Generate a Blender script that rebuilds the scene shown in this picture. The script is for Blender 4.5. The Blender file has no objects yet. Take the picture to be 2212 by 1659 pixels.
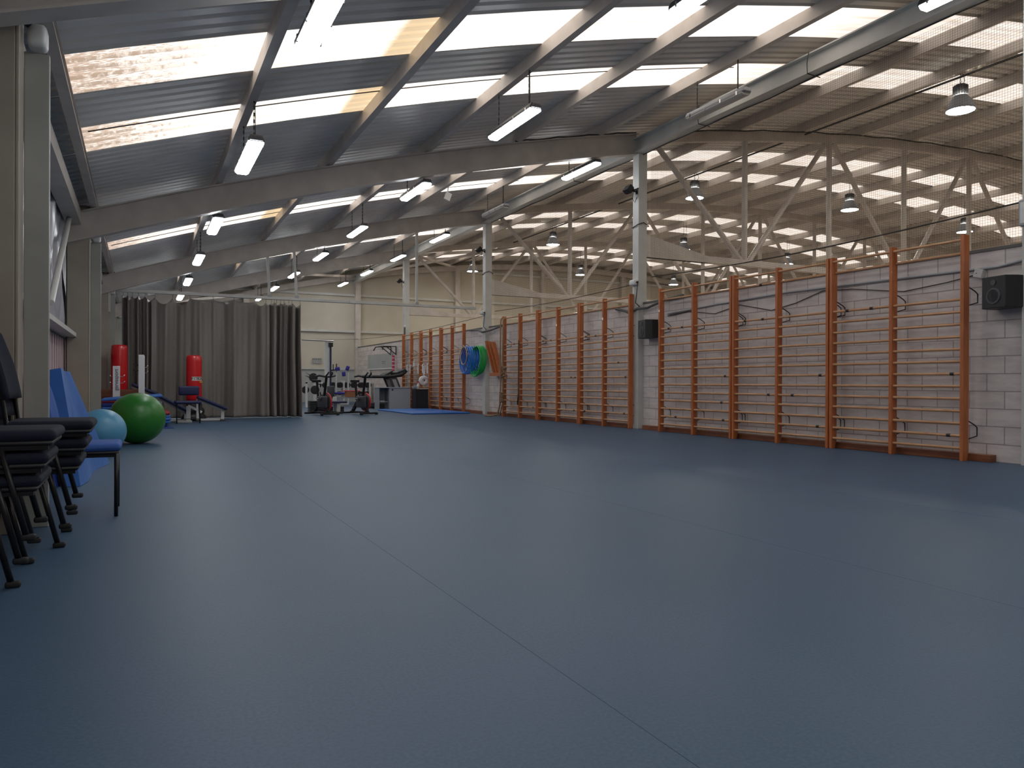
import bpy, math, random
from mathutils import Vector, Matrix
PI = math.pi
random.seed(7)
SC = bpy.context.scene
COL = SC.collection

# ------------------------------------------------------------------ camera
F_PX, YAW, PITCH, ROLL = 1640.3, .4566, -.0017, .0038
cd = bpy.data.cameras.new('camera')
cam = bpy.data.objects.new('camera', cd); COL.objects.link(cam)
cd.sensor_width = 36.0; cd.sensor_fit = 'HORIZONTAL'
cd.lens = 36.0 * F_PX / 2212.0
cd.clip_start = .05; cd.clip_end = 200
_s, _c = math.sin(YAW), math.cos(YAW); _sp, _cp = math.sin(PITCH), math.cos(PITCH)
_f = Vector((_s*_cp, _c*_cp, _sp)); _u = Vector((-_s*_sp, -_c*_sp, _cp)); _r = Vector((_c, -_s, 0))
_r2 = _r*math.cos(ROLL) + _u*math.sin(ROLL); _u2 = _u*math.cos(ROLL) - _r*math.sin(ROLL)
M = Matrix((( _r2.x, _u2.x, -_f.x, 0), (_r2.y, _u2.y, -_f.y, 0), (_r2.z, _u2.z, -_f.z, .9), (0, 0, 0, 1)))
cam.matrix_world = M
SC.camera = cam

# ------------------------------------------------------------------ world, exposure
SC.view_settings.view_transform = 'Standard'; SC.view_settings.look = 'None'
SC.view_settings.exposure = 0.62; SC.view_settings.gamma = 1.0
SC.view_settings.use_curve_mapping = False
w = bpy.data.worlds.new('world'); SC.world = w; w.use_nodes = True
w.node_tree.nodes['Background'].inputs[0].default_value = (.75, .85, 1, 1)
w.node_tree.nodes['Background'].inputs[1].default_value = .6
SC.cycles.max_bounces = 7; SC.cycles.diffuse_bounces = 4; SC.cycles.glossy_bounces = 3
SC.cycles.sample_clamp_indirect = 3.0

SKY_PANEL = 1.0      # what the daylit roof panels give off
TUBE = 17.0            # fluorescent diffusers
BAY = 72.0            # high bay lamps

# ------------------------------------------------------------------ materials
def mat(name, col, rough=.6, metal=0.0, noise=0.0, nscale=8.0, spec=.5, bump=0.0, bscale=60.0, coat=0.0):
    m = bpy.data.materials.new(name); m.use_nodes = True
    nt = m.node_tree; b = nt.nodes['Principled BSDF']
    b.inputs['Roughness'].default_value = rough; b.inputs['Metallic'].default_value = metal
    b.inputs['Specular IOR Level'].default_value = spec; b.inputs['Coat Weight'].default_value = coat
    tc = nt.nodes.new('ShaderNodeTexCoord')
    if noise > 0:
        n = nt.nodes.new('ShaderNodeTexNoise'); n.inputs['Scale'].default_value = nscale
        n.inputs['Detail'].default_value = 5
        nt.links.new(tc.outputs['Object'], n.inputs['Vector'])
        r = nt.nodes.new('ShaderNodeValToRGB')
        r.color_ramp.elements[0].position = .3; r.color_ramp.elements[1].position = .7
        r.color_ramp.elements[0].color = (*[c*(1-noise) for c in col], 1)
        r.color_ramp.elements[1].color = (*[min(1, c*(1+noise*.6)) for c in col], 1)
        nt.links.new(n.outputs['Fac'], r.inputs['Fac']); nt.links.new(r.outputs['Color'], b.inputs['Base Color'])
    else:
        b.inputs['Base Color'].default_value = (*col, 1)
    if bump > 0:
        n2 = nt.nodes.new('ShaderNodeTexNoise'); n2.inputs['Scale'].default_value = bscale
        nt.links.new(tc.outputs['Object'], n2.inputs['Vector'])
        bp = nt.nodes.new('ShaderNodeBump'); bp.inputs['Strength'].default_value = bump
        bp.inputs['Distance'].default_value = .02
        nt.links.new(n2.outputs['Fac'], bp.inputs['Height']); nt.links.new(bp.outputs['Normal'], b.inputs['Normal'])
    return m
def emat(name, col, strength):
    m = bpy.data.materials.new(name); m.use_nodes = True
    nt = m.node_tree; b = nt.nodes['Principled BSDF']
    b.inputs['Base Color'].default_value = (.8, .8, .8, 1)
    b.inputs['Emission Color'].default_value = (*col, 1); b.inputs['Emission Strength'].default_value = strength
    return m
def wood_mat(name, c1, c2, rough=.45, scale=(14, 14, 1.2), coat=.25):
    m = bpy.data.materials.new(name); m.use_nodes = True
    nt = m.node_tree; b = nt.nodes['Principled BSDF']
    tc = nt.nodes.new('ShaderNodeTexCoord'); mp = nt.nodes.new('ShaderNodeMapping')
    mp.inputs['Scale'].default_value = scale
    n = nt.nodes.new('ShaderNodeTexNoise'); n.inputs['Scale'].default_value = 3; n.inputs['Detail'].default_value = 6
    n.inputs['Distortion'].default_value = .6
    r = nt.nodes.new('ShaderNodeValToRGB')
    r.color_ramp.elements[0].position = .3; r.color_ramp.elements[1].position = .72
    r.color_ramp.elements[0].color = (*c1, 1); r.color_ramp.elements[1].color = (*c2, 1)
    L = nt.links.new
    L(tc.outputs['Object'], mp.inputs['Vector']); L(mp.outputs[0], n.inputs['Vector']); L(n.outputs['Fac'], r.inputs['Fac'])
    L(r.outputs[0], b.inputs['Base Color']); b.inputs['Roughness'].default_value = rough; b.inputs['Coat Weight'].default_value = coat
    return m

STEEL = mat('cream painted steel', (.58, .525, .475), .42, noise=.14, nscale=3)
COLP = mat('dimmed column paint', (.37, .325, .265), .45, noise=.12, nscale=3)  # cream steel with the left columns' dimness put into its colour
PLATEP = mat('dimmed plate paint', (.37, .37, .335), .4, noise=.1, nscale=3)  # white steel darkened likewise for the dim left plates
STEELW = mat('white painted steel', (.58, .58, .55), .4, noise=.1, nscale=3)
SHEET = mat('roof sheet coating', (.74, .72, .69), .38, noise=.08, nscale=1.5)
CREAMWALL = mat('cream painted wall panel', (.56, .52, .43), .6, noise=.07, nscale=1.2)
GREYWALL = mat('pale grey lower wall', (.40, .42, .40), .6, noise=.08, nscale=1.5)
PINKWALL = mat('pinkish sheet door', (.52, .40, .42), .55, noise=.1, nscale=2)
WOODP = wood_mat('orange varnished pine', (.37, .095, .024), (.54, .17, .05))
RUNGW = wood_mat('pale rung wood', (.42, .20, .09), (.64, .36, .19), scale=(14, 1.2, 14))
BASEW = wood_mat('dark varnished skirting', (.17, .05, .018), (.27, .085, .03), scale=(10, 1, 10))
BROWNW = wood_mat('brown wooden box', (.13, .04, .02), (.24, .08, .035), scale=(1.2, 10, 10))
BLACK = mat('black plastic', (.012, .012, .014), .45)
BLACKM = mat('black painted metal', (.015, .015, .017), .35, metal=.4)
RUBBER = mat('black rubber', (.014, .014, .015), .7)
DGREY = mat('dark grey plastic', (.055, .057, .062), .4)
CHROME = mat('chrome', (.6, .6, .6), .2, metal=1)
WHITE = mat('white paint', (.68, .68, .66), .4)
LGREY = mat('light grey laminate', (.38, .39, .41), .45)
MGREY = mat('mid grey cabinet', (.26, .28, .31), .45)
NAVY = mat('navy upholstery', (.012, .018, .075), .55, bump=.15, bscale=200)
NAVYD = mat('dark navy fabric', (.005, .008, .024), .85, bump=.3, bscale=300)
CHAIRBLUE = mat('bright blue chair fabric', (.03, .10, .36), .75, bump=.2, bscale=300)
BLUEMAT = mat('blue vinyl mat', (.035, .155, .50), .38, noise=.1, nscale=5, bump=.2, bscale=6)
BLUEMATD = mat('dark blue vinyl mat', (.012, .035, .22), .4)
REDMAT = mat('dark red vinyl mat', (.30, .012, .018), .4)
RED = mat('red vinyl', (.56, .008, .012), .28, coat=.3)
PINK = mat('pink foam', (.55, .06, .10), .5)
GREENB = mat('green ball rubber', (.022, .185, .022), .33, bump=.15, bscale=14)
LBLUEB = mat('light blue ball rubber', (.085, .29, .47), .36, bump=.15, bscale=12)
ROPE = mat('hemp rope', (.33, .22, .13), .9, bump=.6, bscale=150)
HOOPB = mat('blue hoop plastic', (.02, .17, .62), .3)
HOOPG = mat('green hoop plastic', (.02, .42, .08), .3)
HOOPY = mat('yellow hoop plastic', (.62, .42, .15), .35)
PLASTICSHEET = mat('cloudy plastic sheeting', (.38, .38, .42), .25, noise=.15, nscale=4)
PAPER = mat('white paper', (.72, .7, .7), .8)
ORANGE = mat('orange plastic', (.75, .16, .04), .4)
BRICKC = mat('brown cardboard', (.33, .14, .06), .8)
CABLE = mat('dark cable', (.03, .028, .026), .6)
PIPE = mat('grey pipe lagging', (.12, .115, .11), .7)
NETM = mat('net cord', (.13, .11, .09), .8)
CLEAR = mat('dim plastic diffuser', (.45, .43, .40), .3)
TXT = mat('black lettering', (.01, .01, .01), .6)
YEL = mat('yellow print', (.7, .5, .05), .5)
FAINT = mat('faint grey print', (.17, .18, .17), .7)

# curtain cloth: two-tone canvas
CURT = mat('grey brown canvas', (.215, .195, .175), .42, noise=.08, nscale=30, bump=.08, bscale=9)

# blue vinyl floor
FLOOR = bpy.data.materials.new('blue sports vinyl'); FLOOR.use_nodes = True
nt = FLOOR.node_tree; b = nt.nodes['Principled BSDF']; L = nt.links.new
tc = nt.nodes.new('ShaderNodeTexCoord')
n1 = nt.nodes.new('ShaderNodeTexNoise'); n1.inputs['Scale'].default_value = 90; n1.inputs['Detail'].default_value = 3
n2 = nt.nodes.new('ShaderNodeTexNoise'); n2.inputs['Scale'].default_value = .9; n2.inputs['Detail'].default_value = 4
L(tc.outputs['Object'], n1.inputs['Vector']); L(tc.outputs['Object'], n2.inputs['Vector'])
r1 = nt.nodes.new('ShaderNodeValToRGB'); r1.color_ramp.elements[0].position = .35; r1.color_ramp.elements[1].position = .65
r1.color_ramp.elements[0].color = (.040, .085, .148, 1); r1.color_ramp.elements[1].color = (.055, .108, .178, 1)
L(n1.outputs['Fac'], r1.inputs['Fac'])
mx = nt.nodes.new('ShaderNodeMixRGB'); mx.blend_type = 'MULTIPLY'; mx.inputs[0].default_value = .35
r2 = nt.nodes.new('ShaderNodeValToRGB'); r2.color_ramp.elements[0].position = .35; r2.color_ramp.elements[1].position = .65
r2.color_ramp.elements[0].color = (.8, .8, .82, 1); r2.color_ramp.elements[1].color = (1, 1, 1, 1)
L(n2.outputs['Fac'], r2.inputs['Fac']); L(r1.outputs[0], mx.inputs[1]); L(r2.outputs[0], mx.inputs[2])
L(mx.outputs[0], b.inputs['Base Color'])
b.inputs['Roughness'].default_value = .46; b.inputs['Specular IOR Level'].default_value = .38
bp = nt.nodes.new('ShaderNodeBump'); bp.inputs['Strength'].default_value = .08; bp.inputs['Distance'].default_value = .004
L(n1.outputs['Fac'], bp.inputs['Height']); L(bp.outputs[0], b.inputs['Normal'])

# painted concrete block wall (blocks 40 x 20 cm, running along Y)
BLOCK = bpy.data.materials.new('painted concrete blocks'); BLOCK.use_nodes = True
nt = BLOCK.node_tree; b = nt.nodes['Principled BSDF']; L = nt.links.new
tc = nt.nodes.new('ShaderNodeTexCoord'); sx = nt.nodes.new('ShaderNodeSeparateXYZ'); cx = nt.nodes.new('ShaderNodeCombineXYZ')
L(tc.outputs['Object'], sx.inputs[0]); L(sx.outputs['Y'], cx.inputs['X']); L(sx.outputs['Z'], cx.inputs['Y'])
br = nt.nodes.new('ShaderNodeTexBrick'); br.inputs['Scale'].default_value = 1
br.inputs['Brick Width'].default_value = .41; br.inputs['Row Height'].default_value = .205
br.inputs['Mortar Size'].default_value = .007; br.inputs['Mortar Smooth'].default_value = .25; br.offset = .5
br.inputs['Color1'].default_value = (.72, .655, .62, 1); br.inputs['Color2'].default_value = (.66, .60, .565, 1)
br.inputs['Mortar'].default_value = (.40, .35, .335, 1)
L(cx.outputs[0], br.inputs['Vector'])
nb = nt.nodes.new('ShaderNodeTexNoise'); nb.inputs['Scale'].default_value = 5; nb.inputs['Detail'].default_value = 8; nb.inputs['Roughness'].default_value = .7
mbv = nt.nodes.new('ShaderNodeMapping'); mbv.inputs['Scale'].default_value = (1, .5, 2.2)
L(tc.outputs['Object'], mbv.inputs['Vector']); L(mbv.outputs[0], nb.inputs['Vector'])
rb = nt.nodes.new('ShaderNodeValToRGB'); rb.color_ramp.elements[0].position = .32; rb.color_ramp.elements[1].position = .6
rb.color_ramp.elements[0].color = (.78, .77, .78, 1); rb.color_ramp.elements[1].color = (1, 1, 1, 1)
L(nb.outputs['Fac'], rb.inputs['Fac'])
mb = nt.nodes.new('ShaderNodeMixRGB'); mb.blend_type = 'MULTIPLY'; mb.inputs[0].default_value = 1
L(br.outputs['Color'], mb.inputs[1]); L(rb.outputs[0], mb.inputs[2]); L(mb.outputs[0], b.inputs['Base Color'])
b.inputs['Roughness'].default_value = .55
bb = nt.nodes.new('ShaderNodeBump'); bb.inputs['Strength'].default_value = .55; bb.inputs['Distance'].default_value = .01; bb.invert = True
L(br.outputs['Fac'], bb.inputs['Height']); L(bb.outputs[0], b.inputs['Normal'])

# translucent roof panels, lit by the daylight above them; moss and dirt have their own shapes
PANEL = bpy.data.materials.new('daylit ribbed roof panel'); PANEL.use_nodes = True
nt = PANEL.node_tree; b = nt.nodes['Principled BSDF']; L = nt.links.new
tc = nt.nodes.new('ShaderNodeTexCoord'); sx = nt.nodes.new('ShaderNodeSeparateXYZ'); L(tc.outputs['Object'], sx.inputs[0])
mp = nt.nodes.new('ShaderNodeMapping'); mp.inputs['Scale'].default_value = (14, 45, 1)
L(tc.outputs['Object'], mp.inputs['Vector'])
nz = nt.nodes.new('ShaderNodeTexNoise'); nz.inputs['Scale'].default_value = 1; nz.inputs['Detail'].default_value = 6; nz.inputs['Roughness'].default_value = .75
L(mp.outputs[0], nz.inputs['Vector'])
mr = nt.nodes.new('ShaderNodeMapRange'); mr.inputs['From Min'].default_value = -.6; mr.inputs['From Max'].default_value = 1.1
mr.inputs['To Min'].default_value = .64; mr.inputs['To Max'].default_value = .33
L(sx.outputs['X'], mr.inputs['Value'])
lt = nt.nodes.new('ShaderNodeMath'); lt.operation = 'SUBTRACT'; L(mr.outputs[0], lt.inputs[0]); L(nz.outputs['Fac'], lt.inputs[1])
sc = nt.nodes.new('ShaderNodeMath'); sc.operation = 'MULTIPLY_ADD'; sc.use_clamp = True; sc.inputs[1].default_value = 8; sc.inputs[2].default_value = .1
L(lt.outputs[0], sc.inputs[0])
mp2 = nt.nodes.new('ShaderNodeMapping'); mp2.inputs['Scale'].default_value = (1.2, 12, 1); L(tc.outputs['Object'], mp2.inputs['Vector'])
nz2 = nt.nodes.new('ShaderNodeTexNoise'); nz2.inputs['Scale'].default_value = 1; nz2.inputs['Detail'].default_value = 3
L(mp2.outputs[0], nz2.inputs['Vector'])
r3 = nt.nodes.new('ShaderNodeValToRGB'); r3.color_ramp.elements[0].position = .3; r3.color_ramp.elements[1].position = .6
r3.color_ramp.elements[0].color = (.78, .66, .56, 1); r3.color_ramp.elements[1].color = (1, .925, .86, 1)
L(nz2.outputs['Fac'], r3.inputs['Fac'])
mxa = nt.nodes.new('ShaderNodeMixRGB'); mxa.inputs[2].default_value = (.27, .155, .08, 1)
ml = nt.nodes.new('ShaderNodeMath'); ml.operation = 'MULTIPLY'; ml.inputs[1].default_value = .8
L(sc.outputs[0], ml.inputs[0]); L(ml.outputs[0], mxa.inputs[0]); L(r3.outputs[0], mxa.inputs[1])
# brownish overlap stain beside the second purlin
def band(node_in, a0, a1, soft):
    g = nt.nodes.new('ShaderNodeMapRange'); g.inputs['From Min'].default_value = a0; g.inputs['From Max'].default_value = a0+soft
    h = nt.nodes.new('ShaderNodeMapRange'); h.inputs['From Min'].default_value = a1; h.inputs['From Max'].default_value = a1-.02
    L(node_in, g.inputs['Value']); L(node_in, h.inputs['Value'])
    q = nt.nodes.new('ShaderNodeMath'); q.operation = 'MULTIPLY'; L(g.outputs[0], q.inputs[0]); L(h.outputs[0], q.inputs[1])
    return q
stn = band(sx.outputs['X'], 2.33, 2.75, .1)
mxb = nt.nodes.new('ShaderNodeMixRGB'); mxb.inputs[2].default_value = (.46, .32, .15, 1)
ms = nt.nodes.new('ShaderNodeMath'); ms.operation = 'MULTIPLY'; ms.inputs[1].default_value = .85
L(stn.outputs[0], ms.inputs[0]); L(ms.outputs[0], mxb.inputs[0]); L(mxa.outputs[0], mxb.inputs[1])
# right-hall panels emit less, dimmed for the net in front; rib-shaped dirt lines everywhere
net_dim = nt.nodes.new('ShaderNodeMapRange'); net_dim.inputs['From Min'].default_value = 8.4; net_dim.inputs['From Max'].default_value = 9.6
net_dim.inputs['To Min'].default_value = 1.0; net_dim.inputs['To Max'].default_value = .60; L(sx.outputs['X'], net_dim.inputs['Value'])
fr = nt.nodes.new('ShaderNodeMath'); fr.operation = 'MODULO'; fr.inputs[1].default_value = .2; L(sx.outputs['Y'], fr.inputs[0])
fb = nt.nodes.new('ShaderNodeMapRange'); fb.inputs['From Min'].default_value = .10; fb.inputs['From Max'].default_value = .125
dl = nt.nodes.new('ShaderNodeMapRange'); dl.inputs['From Min'].default_value = .3; dl.inputs['From Max'].default_value = 1.6
dl.inputs['To Min'].default_value = .58; dl.inputs['To Max'].default_value = .88; L(sx.outputs['X'], dl.inputs['Value'])
fb.inputs['To Min'].default_value = 1.0; L(dl.outputs[0], fb.inputs['To Max']); L(fr.outputs[0], fb.inputs['Value'])
mo = nt.nodes.new('ShaderNodeMath'); mo.operation = 'MULTIPLY'; L(net_dim.outputs[0], mo.inputs[0]); L(fb.outputs[0], mo.inputs[1])
ms2 = nt.nodes.new('ShaderNodeMixRGB'); ms2.blend_type = 'MULTIPLY'; ms2.inputs[0].default_value = 1
L(mxb.outputs[0], ms2.inputs[1]); L(mo.outputs[0], ms2.inputs[2])
L(ms2.outputs[0], b.inputs['Emission Color']); b.inputs['Emission Strength'].default_value = SKY_PANEL
b.inputs['Base Color'].default_value = (.5, .47, .42, 1); b.inputs['Roughness'].default_value = .5

TUBEM = emat('lit fluorescent diffuser', (.90, .95, 1.0), TUBE)
BAYM = emat('lit high bay lens', (1.0, .97, .86), BAY)

# ------------------------------------------------------------------ mesh helpers
class MB:
    def __init__(s): s.v = []; s.f = []; s.sm = []
    def add(s, vs, fs, smooth=False, T=None):
        o = len(s.v)
        s.v += [tuple(T @ Vector(p)) for p in vs] if T else [tuple(p) for p in vs]
        s.f += [tuple(i+o for i in f) for f in fs]; s.sm += [smooth]*len(fs); return s
    def box(s, x0, x1, y0, y1, z0, z1, T=None):
        vs = [(x, y, z) for z in (z0, z1) for x, y in ((x0, y0), (x1, y0), (x1, y1), (x0, y1))]
        return s.add(vs, [(3, 2, 1, 0), (4, 5, 6, 7), (0, 1, 5, 4), (1, 2, 6, 5), (2, 3, 7, 6), (3, 0, 4, 7)], T=T)
    def rbox(s, x0, x1, y0, y1, z0, z1, r, T=None, n=3):
        """box with edges rounded (super-ellipsoid corners)"""
        cx, cy, cz = (x0+x1)/2, (y0+y1)/2, (z0+z1)/2; hx, hy, hz = (x1-x0)/2, (y1-y0)/2, (z1-z0)/2
        r = min(r, hx*.999, hy*.999, hz*.999)
        ang = [i*PI/2/n for i in range(n+1)]
        ring = []
        for q, (sx_, sy_) in enumerate(((1, 1), (-1, 1), (-1, -1), (1, -1))):
            for a in ang:
                ring.append((q*PI/2+a, sx_, sy_))
        vs = []; nr = len(ring)
        lat = [(-PI/2+i*PI/2/n, -1) for i in range(n+1)] + [(i*PI/2/n, 1) for i in range(n+1)]
        for la, sz in lat:
            for a, sx_, sy_ in ring:
                vs.append((cx+sx_*(hx-r)+r*math.cos(la)*math.cos(a), cy+sy_*(hy-r)+r*math.cos(la)*math.sin(a), cz+sz*(hz-r)+r*math.sin(la)))
        fs = []
        for i in range(len(lat)-1):
            for j in range(nr):
                k = (j+1) % nr; fs.append((i*nr+j, i*nr+k, (i+1)*nr+k, (i+1)*nr+j))
        fs.append(tuple(reversed(range(nr)))); t = (len(lat)-1)*nr; fs.append(tuple(range(t, t+nr)))
        return s.add(vs, fs, True, T)
    def cyl(s, p0, p1, r0, r1=None, n=12, caps=True, smooth=True):
        r1 = r0 if r1 is None else r1
        p0, p1 = Vector(p0), Vector(p1); d = (p1-p0).normalized()
        a = d.cross(Vector((0, 0, 1)) if abs(d.z) < .9 else Vector((1, 0, 0))).normalized(); b_ = d.cross(a)
        vs = []
        for p, r in ((p0, r0), (p1, r1)):
            for i in range(n):
                t = 2*PI*i/n; vs.append(p+a*(r*math.cos(t))+b_*(r*math.sin(t)))
        s.add(vs, [(i, (i+1) % n, n+(i+1) % n, n+i) for i in range(n)], smooth)
        if caps: s.add(vs, [tuple(reversed(range(n))), tuple(range(n, 2*n))])
        return s
    def bar(s, p0, p1, w, h):
        """rectangular bar from p0 to p1; w horizontal, h the other way"""
        p0, p1 = Vector(p0), Vector(p1); d = (p1-p0).normalized()
        a = d.cross(Vector((0, 0, 1)) if abs(d.z) < .95 else Vector((0, 1, 0))).normalized(); b_ = a.cross(d)
        vs = [p+a*(i*w/2)+b_*(j*h/2) for p in (p0, p1) for i, j in ((-1, -1), (1, -1), (1, 1), (-1, 1))]
        return s.add(vs, [(0, 1, 2, 3), (7, 6, 5, 4), (0, 4, 5, 1), (1, 5, 6, 2), (2, 6, 7, 3), (3, 7, 4, 0)])
    def tube(s, pts, r, n=8, closed=False):
        P = [Vector(p) for p in pts]; m = len(P); vs = []; pa = None
        for i in range(m):
            if closed: d = (P[(i+1) % m]-P[i-1]).normalized()
            else: d = (P[min(i+1, m-1)]-P[max(i-1, 0)]).normalized()
            if pa is None: a = d.cross(Vector((0, 0, 1)) if abs(d.z) < .9 else Vector((1, 0, 0))).normalized()
            else: a = (pa-d*pa.dot(d)).normalized()
            pa = a; b_ = d.cross(a)
            rr = r[i] if isinstance(r, (list, tuple)) else r
            for j in range(n):
                t = 2*PI*j/n; vs.append(P[i]+a*(rr*math.cos(t))+b_*(rr*math.sin(t)))
        fs = []
        for i in range(m if closed else m-1):
            k = (i+1) % m
            for j in range(n): fs.append((i*n+j, i*n+(j+1) % n, k*n+(j+1) % n, k*n+j))
        if not closed: fs += [tuple(reversed(range(n))), tuple(range((m-1)*n, m*n))]
        return s.add(vs, fs, True)
    def lathe(s, prof, c=(0, 0, 0), n=24, T=None, caps=True):
        vs = []; m = len(prof)
        for r, z in prof:
            for j in range(n):
                t = 2*PI*j/n; vs.append((c[0]+r*math.cos(t), c[1]+r*math.sin(t), c[2]+z))
        fs = [(i*n+j, i*n+(j+1) % n, (i+1)*n+(j+1) % n, (i+1)*n+j) for i in range(m-1) for j in range(n)]
        if caps and prof[0][0] > 1e-4: fs.append(tuple(reversed(range(n))))
        if caps and prof[-1][0] > 1e-4: fs.append(tuple(range((m-1)*n, m*n)))
        return s.add(vs, fs, True, T)
    def sphere(s, c, r, n=32, m=20, sz=1):
        return s.lathe([(max(1e-5, r*math.sin(PI*i/m)), -r*math.cos(PI*i/m)*sz) for i in range(m+1)], c, n)
    def prism(s, poly, h0, h1, axis='y'):
        """poly = list of (a, b); axis y: (a, h, b); axis x: (h, a, b); axis z: (a, b, h)"""
        n = len(poly); f = {'y': lambda a, b_, h: (a, h, b_), 'x': lambda a, b_, h: (h, a, b_), 'z': lambda a, b_, h: (a, b_, h)}[axis]
        vs = [f(a, b_, h0) for a, b_ in poly]+[f(a, b_, h1) for a, b_ in poly]
        return s.add(vs, [tuple(range(n)), tuple(reversed(range(n, 2*n)))]+[(i, n+i, n+(i+1) % n, (i+1) % n) for i in range(n)])
    def build(s, name, m, parent=None, loc=None, bevel=0, fixn=True):
        me = bpy.data.meshes.new(name); me.from_pydata(s.v, [], s.f)
        me.polygons.foreach_set('use_smooth', s.sm); me.materials.append(m); me.validate(); me.update()
        if fixn:
            import bmesh
            bm = bmesh.new(); bm.from_mesh(me); bmesh.ops.recalc_face_normals(bm, faces=bm.faces); bm.to_mesh(me); bm.free()
        o = bpy.data.objects.new(name, me); COL.objects.link(o)
        if parent: o.parent = parent
        if loc: o.location = loc
        if bevel:
            bv = o.modifiers.new('bevel', 'BEVEL'); bv.width = bevel; bv.segments = 2; bv.limit_method = 'ANGLE'
        return o
def tag(o, label=None, cat=None, group=None, kind=None):
    if label: o['label'] = label
    if cat: o['category'] = cat
    if group: o['group'] = group
    if kind: o['kind'] = kind
    return o
def thing(name, label, cat, loc=(0, 0, 0), rz=0, group=None, kind=None):
    o = bpy.data.objects.new(name, None); COL.objects.link(o); o.location = loc; o.rotation_euler = (0, 0, rz)
    o.empty_display_size = .1
    return tag(o, label, cat, group, kind)
def dup(root, loc, rz=None, label=None, group=None):
    r = root.copy(); COL.objects.link(r); r.location = loc
    if rz is not None: r.rotation_euler = (0, 0, rz)
    if label: r['label'] = label
    if group: r['group'] = group
    for ch in list(root.children):
        c = ch.copy(); COL.objects.link(c); c.parent = r
        for g in ch.children:
            d = g.copy(); COL.objects.link(d); d.parent = c
    return r
def text(name, s, size, m, parent, loc, rot, extrude=.001):
    c = bpy.data.curves.new(name, 'FONT'); c.body = s; c.size = size; c.extrude = extrude
    c.align_x = 'CENTER'; c.align_y = 'CENTER'; c.materials.append(m)
    tmp = bpy.data.objects.new(name+'_curve', c); COL.objects.link(tmp)
    bpy.context.view_layer.update()
    me = bpy.data.meshes.new_from_object(tmp.evaluated_get(bpy.context.evaluated_depsgraph_get()))
    bpy.data.objects.remove(tmp); bpy.data.curves.remove(c)
    o = bpy.data.objects.new(name, me); COL.objects.link(o); o.parent = parent; o.location = loc; o.rotation_euler = rot
    return o

# ================================================================== THE SETTING
ZA, ZB, ZC = -0.00791106, 0.32617567, 3.55495112
def zt(x): return ZA*x*x+ZB*x+ZC            # top of the curved rafters
XL, XR, Y0, Y1 = -1.0, 42.0, -5.0, 34.3
FR = [4.98, 12.30, 19.64, 26.98]            # near faces of the portal frames

def st(o, label=None, cat=None, group=None): return tag(o, label, cat, group, 'structure')

st(MB().box(XL-.3, 9.02, Y0-.3, Y1+.3, -.12, 0).build('floor', FLOOR), 'blue vinyl sports floor', 'floor')
st(MB().box(9.02, XR+.3, Y0-.3, Y1+.3, -.12, 0).build('floor_right_hall', mat('pale wooden court floor', (.46, .385, .32), .4, noise=.1, nscale=2)), 'pale court floor of the right hall behind the block wall', 'floor')
for k, x in enumerate((-.83, 1.18, 3.19, 5.2, 7.2)):
    st(MB().box(x-(.0008 if k == 1 else .0003), x+(.0008 if k == 1 else .0003), Y0, Y1, 0, .0003).build('trim_%d' % (k+1), mat('weld seam', (.04, .075, .11), .9, spec=0)),
       'thin welded seam running down the blue floor, %s from the left wall' % ('first', 'second', 'third', 'fourth', 'fifth')[k], 'floor seam')

# roof: ribbed sheet with daylight strips
STR = []
for base in (-7.32, 0, 7.36, 14.95, 22.3):  # first bay is out of view, its strips added for light
    STR += [(7.2+base, 8.15+base), (9.2+base, 10.13+base)]
STR = [(a, b_) for a, b_ in STR if a > Y0+.3 and b_ < Y1]
STR[3:] = [(a, b_) for a, b_ in STR[3:]]
PX = 44
xs = [XL-.15+(XR+.3-XL)*i/PX for i in range(PX+1)]
def ribrows(y0, y1):
    ys = []; k = math.floor(y0/.2)-1
    prof = ((0, 0), (.105, 0), (.12, .05), (.175, .05), (.19, 0))
    ys.append((y0, 0.0))
    while k*.2 < y1:
        for dy, dz in prof:
            y = k*.2+dy
            if y0 < y < y1: ys.append((y, dz))
        k += 1
    ys.append((y1, 0.0)); return ys
def sheet(mb, y0, y1, X=None):
    X = X or xs; rows = ribrows(y0, y1); vs = [(x, y, zt(x)+.2+dz) for y, dz in rows for x in X]; n = len(X)
    mb.add(vs, [(i*n+j, i*n+j+1, (i+1)*n+j+1, (i+1)*n+j) for i in range(len(rows)-1) for j in range(n-1)])
rf = MB(); y = Y0-.3
for a, b_ in STR:
    sheet(rf, y, a); sheet(rf, a, b_, [XL-.15, -.8, -.58]); y = b_
sheet(rf, y, Y1+.3)
st(rf.build('ceiling', SHEET, fixn=False), 'curved ribbed metal roof sheeting', 'roof')
for k, (a, b_) in enumerate(STR):
    m_ = MB(); sheet(m_, a, b_, [-.58]+[x for x in xs if x > -.3])
    st(m_.build('window_%d' % (k+1), PANEL, fixn=False), 'translucent ribbed skylight strip across the roof, %s from the back wall' %
       ('first second third fourth fifth sixth seventh eighth ninth tenth'.split()[k]), 'skylight')

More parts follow.
